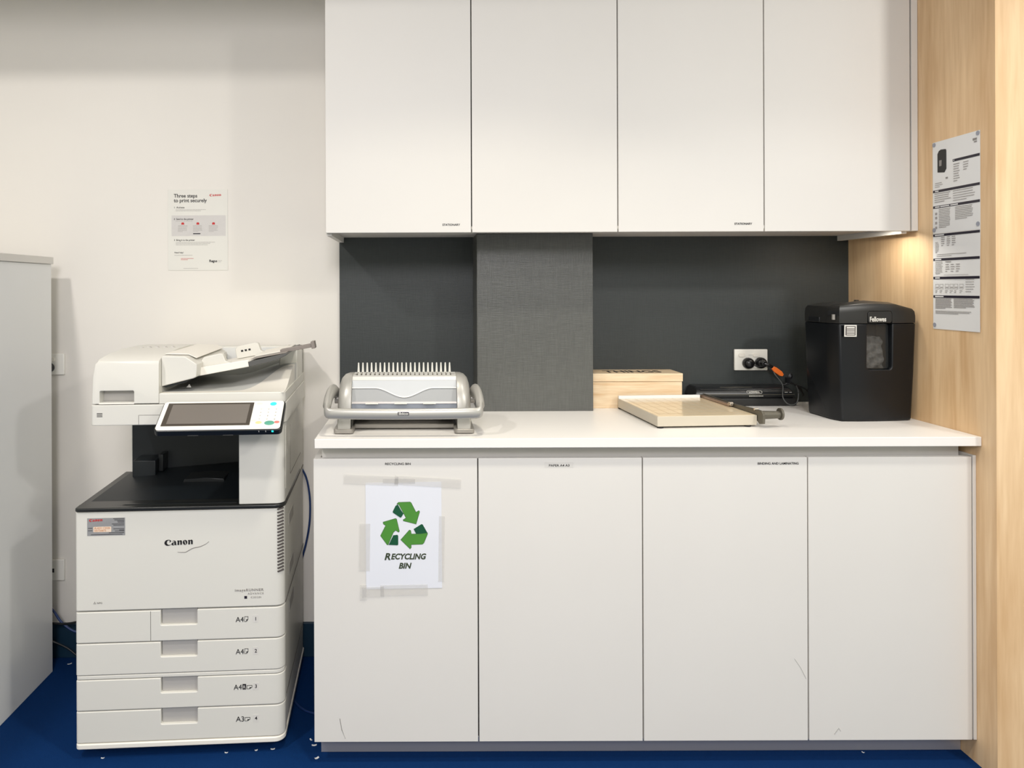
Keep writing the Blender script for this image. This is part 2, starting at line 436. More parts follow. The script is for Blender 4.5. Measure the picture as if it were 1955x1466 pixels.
tag(box('filler_strip', 1.5105, WX - .0005, YL, YL + .56, .0655, .846, 'laminate_white', bevel=.0008), 'narrow white filler strip between the base cabinets and wooden wall', 'filler panel')
tag(box('rail', -.2815, 1.5035, 1.962, 1.980, .8312, .8745, 'laminate_white', bevel=.0008), 'white recessed finger rail running under the front edge of the worktop', 'rail')
tag(box('kickboard', -.2885, WX - .001, 1.978, 1.992, 0, .064, 'kick_grey', bevel=.0008), 'grey kickboard along the floor under the base cabinets', 'kickboard')
tag(box('worktop', -.2925, WX - .001, 1.90, YB - .009, .8755, .9008, 'laminate_top', bevel=.0012), 'long white worktop carrying the binder, trimmer and shredder', 'worktop')

# ------------------------------------------------------------------ tall grey cabinet, cut by the left edge of the frame
t = thing('tall_cabinet', 'grey white storage cabinet at the left edge, its side towards the copier', 'cabinet', (-1.262, 1.30, 0))
box('body', -.46, -.008, 0, 1.10, .0, 1.396, 'cabinet_grey', t, bevel=.001)
box('top_panel', -.47, .0, -.01, 1.10, 1.3965, 1.4205, 'laminate_white', t, bevel=.0015)

# ------------------------------------------------------------------ sockets and cables on the rear wall
def socket(loc, label, group):
    t = thing('power_socket', label, 'socket', loc, 0, group)
    box('plate', -.0588, .0588, -.010, 0, -.0376, .0376, 'socket_white', t, bevel=.003, seg=3)
    for sx_ in (-.0255, .0255):
        MB().prism(rrect(sx_ - .0105 - .009, sx_ + .0105 - .009, .010, .024, .005), -.0135, -.009, 'y').build('switch', 'plastic_bright', t, bevel=.001)
    box('logo', -.009, .006, -.0105, -.0098, .0165, .0185, 'ink_lightgrey', t)
    return t
socket((1.1680, 2.4918, 1.0515), 'white double power socket on the black splashback above the laminator', 'double power sockets')
socket((-1.3325, 2.4999, 1.0435), 'white double power socket on the wall behind the tall grey cabinet', 'double power sockets')
t = thing('data_outlet', 'white data outlet plate low on the wall between grey cabinet and copier', 'socket', (-1.3350, 2.4999, .311))
box('plate', -.0588, .0588, -.010, 0, -.0376, .0376, 'socket_white', t, bevel=.003, seg=3)
box('port', .006, .024, -.0108, -.009, -.008, .006, 'plug_black', t)

def plug(loc, label, r=.0195, tilt=None):
    t = thing('power_plug', label, 'plug', loc)
    MB().cyl((0, -.012, 0), r, .012, 'y', 28, r * 1.0).build('face', 'plug_black', t, bevel=.002)
    n = 10; V = []; Fc = []
    for i in range(n + 1):
        a = i / n * math.pi / 2
        for k in range(24):
            b = 2 * math.pi * k / 24
            V.append((r * .97 * math.cos(a) * math.cos(b), -.012 - .016 * math.sin(a), r * .97 * math.cos(a) * math.sin(b)))
    for i in range(n):
        for k in range(24): Fc.append((i * 24 + k, i * 24 + (k + 1) % 24, (i + 1) * 24 + (k + 1) % 24, (i + 1) * 24 + k))
    obj('cap', V, Fc, 'plug_black', t)
    return t
a = plug((1.1545, 2.4815, 1.0405), 'round black plug in the left outlet above the laminator')
tube('cord', [(.012, -.022, -.006), (.02, -.030, -.009), (.03, -.036, -.008), (.044, -.036, -.008), (.055, -.036, -.010)], .0016, 'cord_black', a)
b = plug((1.1985, 2.4815, 1.0415), 'round black plug with an orange tag in the right outlet above laminator')
MB().cyl((0, -.038, 0), .0095, .016, 'y', 20, .012).build('neck', 'plug_black', b, bevel=.002)
tube('strain_relief', [(.0, -.034, 0), (.010, -.038, -.003), (.020, -.038, -.008), (.026, -.036, -.012)], .0055, 'plug_black', b, 10)
# orange tag folded round the cord
Mt = Matrix.Translation((.0255, -.038, -.0125)) @ Matrix.Rotation(R(38), 4, 'Y')
MB().prism([(0, -.006), (.012, -.0095), (.036, -.0085), (.046, -.004), (.046, .004), (.034, .0085), (.010, .008), (0, .005)], -.004, .004, 'y', Mt).build('tag', 'tag_orange', b, bevel=.0015)
X0, Y0, Z0 = 1.1985, 2.4815, 1.0415
def rel(P): return [(x - X0, y - Y0, z - Z0) for x, y, z in P]
tube('cord', rel([(1.2235, 2.446, 1.030), (1.231, 2.44, 1.005), (1.236, 2.40, .975), (1.222, 2.372, .945), (1.222, 2.364, .930), (1.232, 2.360, .917), (1.248, 2.360, .912), (1.264, 2.362, .918), (1.272, 2.366, .935), (1.275, 2.372, .958), (1.284, 2.40, .970)]), .0020, 'cord_grey', b)
# tied cord bundle on the laminator
bt = []
for k in range(4):
    o_ = k * .003
    bt.append(sweep(catmull([(1.245 + o_, 2.43, .972), (1.262 + o_, 2.425, .974), (1.272 + o_ * .6, 2.425, 1.003 - o_), (1.2785, 2.425, 1.009 - o_), (1.283 - o_ * .3, 2.425, 1.000), (1.272, 2.425, .978 + o_), (1.29, 2.425, .972), (1.315, 2.43, .958 - o_), (1.33, 2.44, .930)], 6), .0022, 7))
m = MB()
for V, Fc in bt: m.add(V, Fc)
m.box(1.262, 1.271, 2.418, 2.432, .978, .996)
tag(m.build('cord_bundle', 'cord_black'), 'black cord tied in a bundle standing on top of the laminator', 'cord')
# shredder cord
m = MB()
for P in ([(1.315, 2.45, .965), (1.335, 2.44, .955), (1.35, 2.43, .935), (1.36, 2.42, .915), (1.372, 2.40, .904), (1.39, 2.39, .904)],
          [(1.345, 2.44, .945), (1.352, 2.44, .965), (1.37, 2.44, .972), (1.39, 2.43, .965), (1.395, 2.42, .945), (1.375, 2.41, .925), (1.355, 2.41, .912), (1.365, 2.40, .904), (1.39, 2.38, .904)]):
    V, Fc = sweep(catmull(P, 6), .0026, 7); m.add(V, Fc)
cord_mb = m
# plug behind the tall cabinet
plug((-1.3225, 2.4895, 1.0325), 'black plug in the socket behind the tall grey cabinet', .0165)
# blue network cables, and plain black power cords
tag(tube('network_cable', [(-.470, 2.490, .72), (-.438, 2.490, .682), (-.414, 2.490, .64), (-.402, 2.490, .58), (-.3995, 2.490, .52), (-.404, 2.490, .46), (-.418, 2.490, .39), (-.438, 2.490, .330), (-.465, 2.490, .29)], .0036, 'cord_blue'), 'blue cable arching out from behind the right side of the copier', 'cable')
tag(tube('network_cable', [(-1.36, 2.43, .215), (-1.30, 2.44, .200), (-1.26, 2.44, .150), (-1.22, 2.44, .12), (-1.18, 2.45, .105), (-1.12, 2.46, .09)], .0040, 'cord_blue'), 'blue cable sloping down from the grey cabinet to behind the copier', 'cable')
tag(tube('black_cord', [(-1.40, 2.42, .150), (-1.33, 2.43, .155), (-1.28, 2.43, .150), (-1.24, 2.43, .149), (-1.19, 2.43, .158), (-1.12, 2.44, .18)], .0040, 'cord_black'), 'black cord sagging between the grey cabinet and the copier', 'cord')
tag(tube('black_cord', [(-1.34, 2.40, .13), (-1.28, 2.41, .10), (-1.23, 2.42, .07), (-1.18, 2.42, .035), (-1.10, 2.43, .008)], .0032, 'cord_black'), 'thin black cord dropping to the floor below the blue cable, left of copier', 'cord')
tag(tube('floor_cable', [(-.45, 2.30, .004), (-.41, 2.22, .004), (-.37, 2.17, .004), (-.33, 2.15, .004), (-.26, 2.13, .004)], .0032, 'cord_blue'), 'dark cable curving over the carpet between copier and base cabinet', 'cable')

# ------------------------------------------------------------------ paper scraps on the carpet
scr = [(-.297, 1.951, .012, .006, 35, 'curled white paper scrap on carpet below the left end of the kickboard'),
       (-.3125, 2.006, .014, .005, 5, 'white paper scrap on carpet right under the corner of the recycling cabinet'),
       (-.3255, 2.030, .010, .004, -50, 'thin white paper scrap just left of the recycling cabinet corner'),
       (-.4278, 1.990, .012, .004, 8, 'white paper scrap under the right end of the copier plinth'),
       (-.474, 1.985, .008, .004, 20, 'tiny paper scrap left of the one under the copier right end'),
       (-.8951, 1.954, .009, .003, 5, 'tiny paper scrap under the left end of the copier'),
       (1.2363, 1.967, .007, .003, -35, 'tiny white scrap on carpet below the plain right base cabinet'),
       (1.470, 1.984, .006, .003, -30, 'tiny white scrap on carpet in the corner by the wooden wall'),
       (-1.235, 2.446, .014, .004, 30, 'white paper scrap on floor between the grey cabinet and copier'),
       (-.5556, 1.975, .009, .003, 0, 'tiny paper scrap under the middle of the copier plinth')]
for x, y, a_, b_, rz, l in scr:
    V = []; n = 5
    for i in range(n + 1):
        s = i / n - .5
        for q in (-.5, .5):
            V.append((s * a_, q * b_, .0012 + .006 * s * s)); 
    V += [(p[0], p[1], p[2] - .0008) for p in V[:2 * (n + 1)]]
    Fc = []; M_ = 2 * (n + 1)
    for i in range(n):
        Fc.append((2 * i, 2 * i + 2, 2 * i + 3, 2 * i + 1)); Fc.append((M_ + 2 * i, M_ + 2 * i + 1, M_ + 2 * i + 3, M_ + 2 * i + 2))
        Fc.append((2 * i, M_ + 2 * i, M_ + 2 * i + 2, 2 * i + 2)); Fc.append((2 * i + 1, 2 * i + 3, M_ + 2 * i + 3, M_ + 2 * i + 1))
    Fc += [(0, 1, M_ + 1, M_), (M_ - 2, 2 * M_ - 2, 2 * M_ - 1, M_ - 1)]
    o = obj('paper_scrap', V, Fc, 'paper'); o.location = (x, y, .0); o.rotation_euler = (0, 0, R(rz))
    tag(o, l, 'paper scrap', 'paper scraps on the carpet')

# ------------------------------------------------------------------ the copier
P = thing('photocopier', 'large white office photocopier with tilted touch panel and four paper drawers', 'photocopier', (-.966, 1.946, 0), R(3.33))
U = .575
def plan(u0, u1, v0, v1, rl=0, rr=0): return rrect(u0, u1, v0, v1, (rl, rr, 0, 0), 8)
MB().prism(rrect(.002, .573, .02, .495, .01), .045, .690, 'z').build('body', 'plastic_white', P, bevel=.002)
MB().prism(rrect(-.001, .576, -.003, .498, (.012, .030, .01, .01), 8), .030, .0445, 'z').build('plinth', 'plastic_bright', P, bevel=.0025)
for u, v in ((.05, .05), (.52, .05), (.05, .44), (.52, .44)):
    c = MB().cyl((u - .010, v, .015), .015, .020, 'x', 20).build('caster', 'rubber', P)
    MB().box(u - .012, u + .012, v - .012, v + .012, .016, .031).build('bracket', 'plastic_seam', c)
def panel(name, z0, z1, label=None, notch=True):
    o = MB().prism(plan(0, U, 0, .045, .007, .026), z0 + .0015, z1 - .0015, 'z').build(name, 'plastic_white', P, bevel=.0022, seg=3)
    if notch: cut(o, MB().prism(rrect(.232, .333, z1 - .043, z1 + .01, (.004, .004, 0, 0)), -.02, .022, 'y'))
    return o
DR = [(.323, .4115, 'A4', 'v', '1', .379), (.2330, .323, 'A4', 'v', '2', .2885), (.1345, .2220, 'A4', 'R', '3', .1885), (.0450, .1345, 'A3', 'h', '4', .0985)]
for z0, z1, s, kind, num, zt in DR:
    d = panel('drawer', z0, z1)
    box('handle', .2335, .3315, .010, .0218, z1 - .0425, z1 - .002, 'plastic_shaded', d)
    u = .4335 if kind == 'R' else .4395
    text('lettering', s, .0205, (u, -.0006, zt - .0075), 'ink_black', d, width=.0225)
    x = u + .0245; q = MB()
    if kind == 'R':
        k_ = box('mark', x, x + .010, -.0008, -.0002, zt - .0075, zt + .0075, 'ink_black', d)
        text('lettering', 'R', .012, (x + .0015, -.0012, zt - .0045), 'label_clear', d)
        x += .012
    if kind == 'v': W_, H_ = .0105, .0150
    else: W_, H_ = .0150, .0105
    y0 = zt - .0075 if kind == 'v' else zt - .0068
    outer = [(x, y0), (x + W_ * .55, y0), (x + W_, y0 + H_ * .42), (x + W_, y0 + H_), (x, y0 + H_)]
    inner = [(x + .001, y0 + .001), (x + W_ * .5, y0 + .001), (x + W_ * .5, y0 + H_ * .45), (x + W_ - .001, y0 + H_ * .45), (x + W_ - .001, y0 + H_ - .001), (x + .001, y0 + H_ - .001)]
    outlines('page_icon', [outer, inner], 'ink_black', d, Matrix.Translation((0, -.0006, 0)) @ FRONT)
    MB().prism(rrect(.487, .503, zt - .0105, zt + .0105, .002), -.0004, .001, 'y').build('number_plate', 'label_clear', d)
    text('number', num, .0140, (.4920, -.0007, zt - .0045), 'ink_black', d, bold=.01)
    if num == '1': box('seam', .2045, .2055, -.0004, .001, z0 + .003, z1 - .003, 'plastic_seam', d)
MB().prism(plan(.001, U - .001, .001, .045, .007, .026), .2225, .2325, 'z').build('trim_strip', 'plastic_white', P, bevel=.0015)
MB().prism(plan(.003, U - .003, .0245, .044, .003, .010), .046, .690, 'z').build('seam_backing', 'plastic_seam', P)
fd = panel('front_door', .4125, .6905, notch=False)
logotype('logo', .0785, (.2435, -.0007, .592), 'ink_black', fd)
pts = [(.2795, .5725), (.287, .5715), (.3005, .5715), (.3055, .5735), (.318, .5805), (.327, .5835), (.339, .5855), (.349, .589), (.358, .5935), (.3665, .600)]
V, Fc = sweep(catmull([(p[0], -.0004, p[1]) for p in pts], 5), lambda t_: (.0006 + .0006 * math.sin(math.pi * t_), .0003), 6, Vector((0, 1, 0)))
obj('swoosh', V, Fc, 'ink_grey', fd)
text('lettering', 'imageRUNNER', .0098, (.4375, -.0006, .4575), 'ink_grey', fd, width=.080, bold=.02, space=1.2)
text('lettering', 'ADVANCE', .0075, (.4735, -.0006, .4480), 'ink_grey', fd, width=.044, space=1.3)
text('lettering', 'C3520i', .0070, (.4815, -.0006, .4375), 'ink_grey', fd, width=.029, space=1.2)
box('mark', .4640, .4715, -.0008, -.0002, .4365, .4440, 'ink_navy', fd)
text('lettering', 'NPG', .0075, (.0585, -.0006, .4335), 'ink_grey', fd, width=.014)
outlines('mark', [[(.0490, .4335), (.0560, .4335), (.0525, .4405)], [(.0505, .4343), (.0545, .4343), (.0525, .4385)]], 'ink_grey', fd, Matrix.Translation((0, -.0006, 0)) @ FRONT)
m = MB()
for i in range(20):
    z = .5100 + i * .00925
    M_ = Matrix.Translation((.5655, .0052, z)) @ Matrix.Rotation(R(30), 4, 'Z') @ Matrix.Rotation(R(-8), 4, 'Y')
    m.box(-.0100, .0085, -.0030, .004, 0, .0036, M_)
m.build('vent', 'plastic_seam', fd)
# service sticker
s = box('sticker', .0330, .1360, -.0006, .0005, .6235, .6725, 'label_silver', fd)
logotype('logo', .036, (.0385, -.0009, .6632), 'ink_red', s)
MB().prism(rrect(.0495, .0985, .6335, .6485, .002), -.0011, -.0005, 'y').build('patch', 'label_cream', s)
text('lettering', 'iR-ADV C3520i', .0078, (.0525, -.0014, .6422), 'ink_orange', s, width=.042)
text('lettering', 'XRT00875', .0078, (.0525, -.0014, .6352), 'ink_orange', s, width=.032)
m = MB()
for z, a_, b_ in ((.6695, .104, .1335), (.6660, .107, .1335), (.6625, .115, .1335), (.6595, .116, .1335), (.6550, .100, .1335), (.6515, .104, .1335), (.6440, .0355, .047), (.6375, .0355, .047), (.6410, .104, .1335), (.6375, .120, .1335), (.6350, .108, .1335), (.6305, .092, .1335), (.6260, .043, .129)):
    m.box(a_, b_, -.0009, -.0004, z, z + .0013)
m.build('fine_print', 'ink_black', s)
# delivery tray
tp = MB().prism(rrect(-.001, .576, -.006, .392, (.012, .028, 0, 0), 8), .6915, .7015, 'z').build('output_tray', 'tray_black', P, bevel=.003, seg=3)
m = MB()
m.prism([(-.0, .7012), (.12, .7016), (.13, .703), (.44, .703), (.44, .7012)], .02, .03, 'y')
m.build('tray_lip', 'plastic_black', tp)
V = [(.02, .03, .7017), (.44, .03, .7017), (.44, .385, .7017), (.02, .385, .7017), (.03, .385, .712), (.44, .385, .722)]
obj('paper_ramp', [(.02, .06, .7016), (.445, .06, .7016), (.445, .383, .7016), (.02, .383, .7016), (.445, .383, .7350), (.03, .383, .7060)], [(0, 1, 4, 5), (0, 3, 2, 1), (1, 2, 4), (0, 5, 3), (2, 3, 5, 4)], 'plastic_interior', tp)
m = MB(); m.prism([(.215, 0), (.35, 0), (.345, .020), (.29, .024), (.225, .020)], .295, .38, 'y', Matrix.Translation((.02, -.10, .704)))
m.build('paper_guide', 'plastic_black', tp, bevel=.002)
box('inner_guide', .052, .125, .300, .384, .705, .758, 'plastic_interior', P, bevel=.002)
box('inner_guide', .125, .140, .330, .384, .715, .770, 'plastic_black', P, bevel=.002)
# upper body
MB().prism(rrect(.018, .574, .385, .495, .006), .6905, .929, 'z').build('rear_body', 'plastic_white', P, bevel=.002)
box('interior_panel', .0235, .449, .3825, .3850, .702, .928, 'plastic_interior', P)
MB().prism(rrect(.450, .5755, -.001, .384, (.003, .024, 0, 0), 8), .7025, .9285, 'z').build('right_column', 'plastic_white', P, bevel=.002)
box('interior_panel', .4485, .4502, .004, .384, .702, .928, 'plastic_interior', P)
# side covers
sd = MB().box(.5750, .5765, .035, .47, .735, .925).build('side_cover', 'plastic_white', P, bevel=.001)
for q in ((.5755, .5763, .035, .49, .9275, .9295), (.5745, .5757, .03, .49, .688, .6905), (.5745, .5757, .03, .49, .4105, .4125), (.5763, .5769, .13, .40, .752, .754), (.5763, .5769, .13, .132, .7545, .90), (.5733, .5742, .05, .49, .135, .1365)):
    box('seam', *q, 'plastic_seam', P)
for z in (.45, .34, .60):
    box('side_grip', .5722, .5742, .12, .22, z, z + .035, 'plastic_shaded', P, bevel=.001)
# scanner
sc = MB().prism(rrect(.043, .5810, -.001, .490, (.010, .026, .01, .01), 8), .9300, .9870, 'z').build('scanner', 'plastic_white', P, bevel=.002, seg=3)
m = MB()
for k in range(3): m.box(.0605, .0755, -.0016, .0004, .9545 + k * .0042, .9563 + k * .0042)
m.build('speaker_slot', 'ink_black', sc)
box('seam', .174, .265, -.0014, .0002, .9572, .9580, 'plastic_seam', sc); box('seam', .174, .1748, -.0014, .0002, .9315, .9575, 'plastic_seam', sc)
# platen cover with feeder block
pc = MB().prism(rrect(.2298, .5790, .001, .488, (.001, .022, .01, .001), 8), .9885, 1.0165, 'z').build('platen_cover', 'plastic_white', P, bevel=.003, seg=3)
fb = []
prof = [(.0, .990), (.0, 1.098), (.004, 1.108), (.014, 1.1135), (.08, 1.122), (.20, 1.128), (.32, 1.1275), (.42, 1.1225), (.475, 1.113), (.487, 1.105), (.487, .990)]
m = MB(); V = []; n = len(prof)
us = [(.0475, -.10), (.050, -.035), (.0545, -.008), (.062, 0), (.2295, 0)]
for u, dz in us:
    for v, z in prof: V.append((u, v, z + dz * max(0, (z - .990)) / .12 if z > 1.03 else z))
Fc = [tuple(range(n)), tuple((len(us) - 1) * n + k for k in range(n))[::-1]]
for i in range(len(us) - 1):
    for k in range(n): Fc.append((i * n + k, i * n + (k + 1) % n, (i + 1) * n + (k + 1) % n, (i + 1) * n + k))
fb = obj('feeder_block', V, Fc, 'plastic_white', P, bevel=.002)
cut(fb, MB().prism(rrect(.0675, .1615, .9935, 1.0265, (.001, .001, .004, .004)), -.02, .036, 'y'))
box('handle', .068, .161, .0290, .0355, .9940, 1.0262, 'plastic_shaded', fb)
MB().box(.066, .162, -.0012, .003, .9890, .9918).build('seam', 'plastic_bright', fb)  # bright strip painting the highlight along the bottom of the recess
# feeder cover: front face leans, top carries on to the tray
m = MB(); Pf = [(.2300, 1.034), (.3180, 1.0560), (.3270, 1.0600), (.3290, 1.0960), (.2960, 1.1180), (.2300, 1.1200)]
m.prism(Pf, .022, .41, 'y'); fc = m.build('feeder_cover', 'plastic_white', P, bevel=.0025, seg=3)
MB().prism([(.230, 1.1215), (.296, 1.1195), (.318, 1.1095), (.3195, 1.1110), (.297, 1.1222), (.230, 1.1242)], .06, .40, 'y').build('top_hatch', 'plastic_bright', fc, bevel=.0015)
m = MB()
for k in range(9):
    m.box(.105 + k * .012, .112 + k * .012, .22 + .03 * (k % 2), .235 + .03 * (k % 2), 1.1262, 1.1290)
m.build('printed_pictogram', 'ink_lightgrey', fb)
m = MB().prism([(.2300, 1.0335), (.30, 1.0500), (.2960, 1.0440), (.2400, 1.0300)], .03, .38, 'y')
m.build('feed_rollers', 'plastic_black', fc)
# delivery well of the feeder: white rim and grey concave tray
def hz(u, v):
    a = min(1, max(0, (u - .36) / .21)); a = a * a * (3 - 2 * a)
    c = min(1, max(0, (v - .02) / .22)); c = c * c * (3 - 2 * c)
    return 1.0172 + .052 * a * c
def vb(u):
    t = min(1, max(0, (u - .44) / .135)); return .038 + .20 * t * t * (3 - 2 * t) * .9 + .03 * t
nu, nv = 36, 8
for nm, mt, f0, f1, base in (('rim', 'plastic_bright', lambda u: .003, vb, 0), ('delivery_tray', 'tray_grey', vb, lambda u: .455, -.001)):
    V = []; Fc = []
    for i in range(nu + 1):
        u = .232 + (.576 - .232) * i / nu
        for k in range(nv + 1):
            v = f0(u) + (f1(u) - f0(u)) * k / nv; V.append((u, v, hz(u, v) + base + .0004))
    for i in range(nu):
        for k in range(nv): Fc.append((i * (nv + 1) + k, (i + 1) * (nv + 1) + k, (i + 1) * (nv + 1) + k + 1, i * (nv + 1) + k + 1))
    N_ = len(V); V += [(a_, b_, 1.0160) for a_, b_, c_ in V]
    Fc2 = list(Fc) + [tuple(q + N_ for q in f_)[::-1] for f_ in Fc]
    edge = [i * (nv + 1) for i in range(nu + 1)] + [nu * (nv + 1) + k for k in range(1, nv + 1)] + [i * (nv + 1) + nv for i in range(nu - 1, -1, -1)] + [k for k in range(nv - 1, 0, -1)]
    for i in range(len(edge)):
        a_, b_ = edge[i], edge[(i + 1) % len(edge)]; Fc2.append((a_, b_, b_ + N_, a_ + N_))
    obj(nm, V, Fc2, mt, pc, ang=50)
outlines('mark', [[(0, 0), (.014, 0), (.007, .011)]], 'ink_lightgrey', pc, Matrix.Translation((.285, .075, 1.0235)) @ Matrix.Rotation(R(60), 4, 'X'))
# inner grey back wall below the document tray, rear rim and rear right pillar
box('well_back', .232, .530, .432, .440, 1.012, 1.108, 'well_grey', pc)
MB().prism(rrect(.232, .5780, .440, .488, .006), 1.014, 1.1120, 'z').build('rear_rim', 'plastic_white', pc, bevel=.003)
MB().prism([(.5300, 1.014), (.5780, 1.014), (.5780, 1.112), (.5250, 1.112), (.5200, 1.065)], .300, .487, 'y').build('rear_pillar', 'plastic_white', pc, bevel=.003)
# document tray
dt = thing('x', None, None); bpy.data.objects.remove(dt)
A = math.atan2(.046, .255)
Mt = Matrix.Translation((.318, 0, 1.0560)) @ Matrix.Rotation(-A, 4, 'Y')
tr = MB().prism([(0, 0), (.150, 0), (.150, .0130), (.155, .020), (.0, .024)], .070, .075, 'y', Mt).prism([(0, .004), (.150, .004), (.150, .0130), (0, .013)], .075, .40, 'y', Mt).build('document_tray', 'plastic_bright', P, bevel=.0015)
MB().prism([(.1505, -.001), (.235, .004), (.262, .012), (.266, .0185), (.1505, .0140)], .070, .40, 'y', Mt).build('tray_end', 'tray_dark', tr, bevel=.0012)
MB().box(.157, .262, .078, .17, .0188, .0196, Mt).build('tray_inlay', 'arm_grey', tr)
MB().box(.152, .250, .172, .395, .0180, .0215, Mt).build('tray_wing', 'plastic_bright', tr, bevel=.001)
for v0, v1, u0, u1, zz in ((.092, .118, .012, .082, .048), (.300, .325, .070, .150, .052)):
    g_ = MB().prism([(u0, .014), (u1 + .012, .014), (u1 + .012, .020), (u1, .027), (u1 - .004, zz), (u1 - .012, zz + .004), (u0 + .01, zz + .002), (u0, zz - .006)], v0, v1, 'y', Mt).build('paper_guide', 'plastic_white', tr, bevel=.002)
    if v0 > .2:
        for k in range(3): MB().box(u0 + .018 + k * .012, u0 + .025 + k * .012, v0 - .0008, v0, .034, .040, Mt).build('mark', 'ink_black', g_)
ar = MB().box(.235, .338, .146, .156, .0165, .0270, Mt).box(.235, .338, .176, .186, .0165, .0270, Mt).box(.240, .338, .156, .176, .0165, .0205, Mt).box(.330, .341, .143, .189, .0120, .0340, Mt).build('extension_arm', 'arm_grey', tr, bevel=.001)
# control panel, tilted
tl = math.atan2(.060, .098)
Mp = Matrix.Translation((.2505, -.108, .9345)) @ Matrix.Rotation(tl, 4, 'X')     # x along, y up the slope, z normal
L_ = .115; Wp = .330
def rr2(x0, x1, y0, y1, r): return rrect(x0, x1, y0, y1, r, 6)
cp = MB().prism(rr2(-.003, Wp + .003, -.002, L_ + .002, .012), -.0185, -.0012, 'z', Mp).build('control_panel', 'plastic_black', P, bevel=.002, seg=3)
MB().prism(rr2(.0, Wp - .001, .0015, L_, .010), -.0016, .0008, 'z', Mp).build('panel_face', 'plastic_bright', cp, bevel=.0006)
MB().prism(rr2(.012, .747 * Wp, .016, L_ - .007, .001), .0006, .0012, 'z', Mp).build('screen_bezel', 'screen_bezel', cp)
MB().prism(rr2(.025, .715 * Wp, .024, L_ - .014, .001), .0010, .0018, 'z', Mp).build('screen', 'screen_glass', cp)
def btn(x, y, rx, ry, mt, nm='button', h=.0022):
    V = [Mp @ Vector((x + rx * math.cos(2 * math.pi * k / 20) * f_, y + ry * math.sin(2 * math.pi * k / 20) * f_, z)) for z, f_ in ((.0004, 1), (h * .7, 1), (h, .8)) for k in range(20)]
    Fc = [tuple(range(20))[::-1], tuple(range(40, 60))]
    for j in (0, 1): Fc += [(j * 20 + k, j * 20 + (k + 1) % 20, j * 20 + 20 + (k + 1) % 20, j * 20 + 20 + k) for k in range(20)]
    return obj(nm, V, Fc, mt, cp)
btn(.300, L_ - .014, .009, .0075, 'button_blue')
for r_ in range(4):
    for c_ in range(3):
        n_ = btn(.270 + c_ * .0205, .078 - r_ * .0135, .0085, .0052, 'plastic_bright')
        s_ = '123456789*0#'[r_ * 3 + c_]
        text('number', s_, .0065, (0, 0, 0), 'ink_grey', n_, FLAT, 'CENTER').data.transform(Mp @ Matrix.Translation((.270 + c_ * .0205, .0755 - r_ * .0135, .0024)))
btn(.2985, .0235, .0135, .0085, 'button_green'); btn(.2695, .0255, .0085, .0050, 'button_yellow'); btn(.3185, .0265, .0072, .0045, 'button_red')
btn(.262, L_ - .012, .0075, .0035, 'plastic_white'); btn(.255, .034, .0060, .0035, 'plastic_white')
m = MB()
for x in (.273, .291): m.box(x, x + .0018, -.0024, -.0018, -.0078, -.0030, Mp)
m.build('indicator', 'ink_lightgrey', cp)
MB().box(.3075, .3125, -.0030, -.0018, -.0078, -.0030, Mp).build('power_light', 'led_cyan', cp)
m = MB(); m.box(.085, .113, -.0030, -.0015, -.0172, -.0160, Mp); m.box(.178, .205, -.0030, -.0015, -.0172, -.0160, Mp); m.build('latch', 'tray_dark', cp)
box('panel_mount', .262, .570, -.060, .0, .938, .955, 'plastic_black', P, bevel=.002)

# ------------------------------------------------------------------ comb binder
B = thing('comb_binder', 'silver comb binding machine with a row of white teeth and curved front handle', 'binding machine', (-.051, 1.97, .9008))
def endcap(s):
    prof = catmull([(0, .002, .010), (0, .001, .030), (0, .012, .095), (0, .036, .138), (0, .066, .158), (0, .11, .1605), (0, .15, .150), (0, .185, .120), (0, .205, .06), (0, .208, .010)], 4)
    n = len(prof); V = []; st = [(.150, 1), (.162, .995), (.174, .965), (.183, .90), (.188, .80), (.190, .70)]
    for x, k in st:
        for p in prof: V.append((s * x, .105 + (p.y - .105) * (.35 + .65 * k), .010 + (p.z - .010) * k))
    Fc = [tuple(range(n)), tuple((len(st) - 1) * n + k for k in range(n))[::-1]]
    for j in range(len(st) - 1): Fc += [(j * n + k, j * n + (k + 1) % n, (j + 1) * n + (k + 1) % n, (j + 1) * n + k) for k in range(n)]
    return obj('end_cap', V, Fc, 'silver_paint', B, bevel=.0015, ang=60)
for s in (-1, 1):
    endcap(s)
    a_, b_ = sorted((s * .142, s * .198))
    MB().prism(rrect(a_, b_, -.010, .215, .010), .002, .014, 'z').build('foot', 'silver_dark', B, bevel=.002)
    a_, b_ = sorted((s * .150, s * .188))
    MB().prism([(a_, .012), (b_, .012), (b_ - (.004 if s > 0 else 0), .060), (a_ + (.004 if s < 0 else 0), .060)], -.002, .030, 'y').build('leg', 'silver_paint', B, bevel=.002)
MB().box(-.145, .145, .055, .185, .003, .018).build('base_tray', 'silver_dark', B, bevel=.003)
MB().box(-.145, .145, .100, .180, .020, .055).build('chip_drawer', 'silver_dark', B, bevel=.003)
MB().box(-.150, .150, .020, .180, .054, .062).build('punch_plate', 'silver_paint', B, bevel=.002)
MB().box(-.148, -.105, .030, .060, .036, .052).box(.098, .140, .030, .060, .036, .052).build('clamp', 'plug_black', B, bevel=.001)
MB().box(-.138, -.118, .018, .030, .042, .055).build('lever', 'plastic_bright', B, bevel=.001)
# body between the caps
pr = [(.030, .062), (.028, .082), (.050, .128), (.060, .142), (.070, .1505), (.085, .1545), (.130, .1560), (.165, .135), (.185, .062)]
MB().prism(pr, -.151, .151, 'x').build('body', 'cover_blue', B, bevel=.002)
top = MB().prism([(.050, .142), (.058, .1535), (.078, .1565), (.130, .1580), (.133, .1540), (.08, .1530)], -.1505, .1505, 'x').build('comb_deck', 'deck_white', B, bevel=.001)
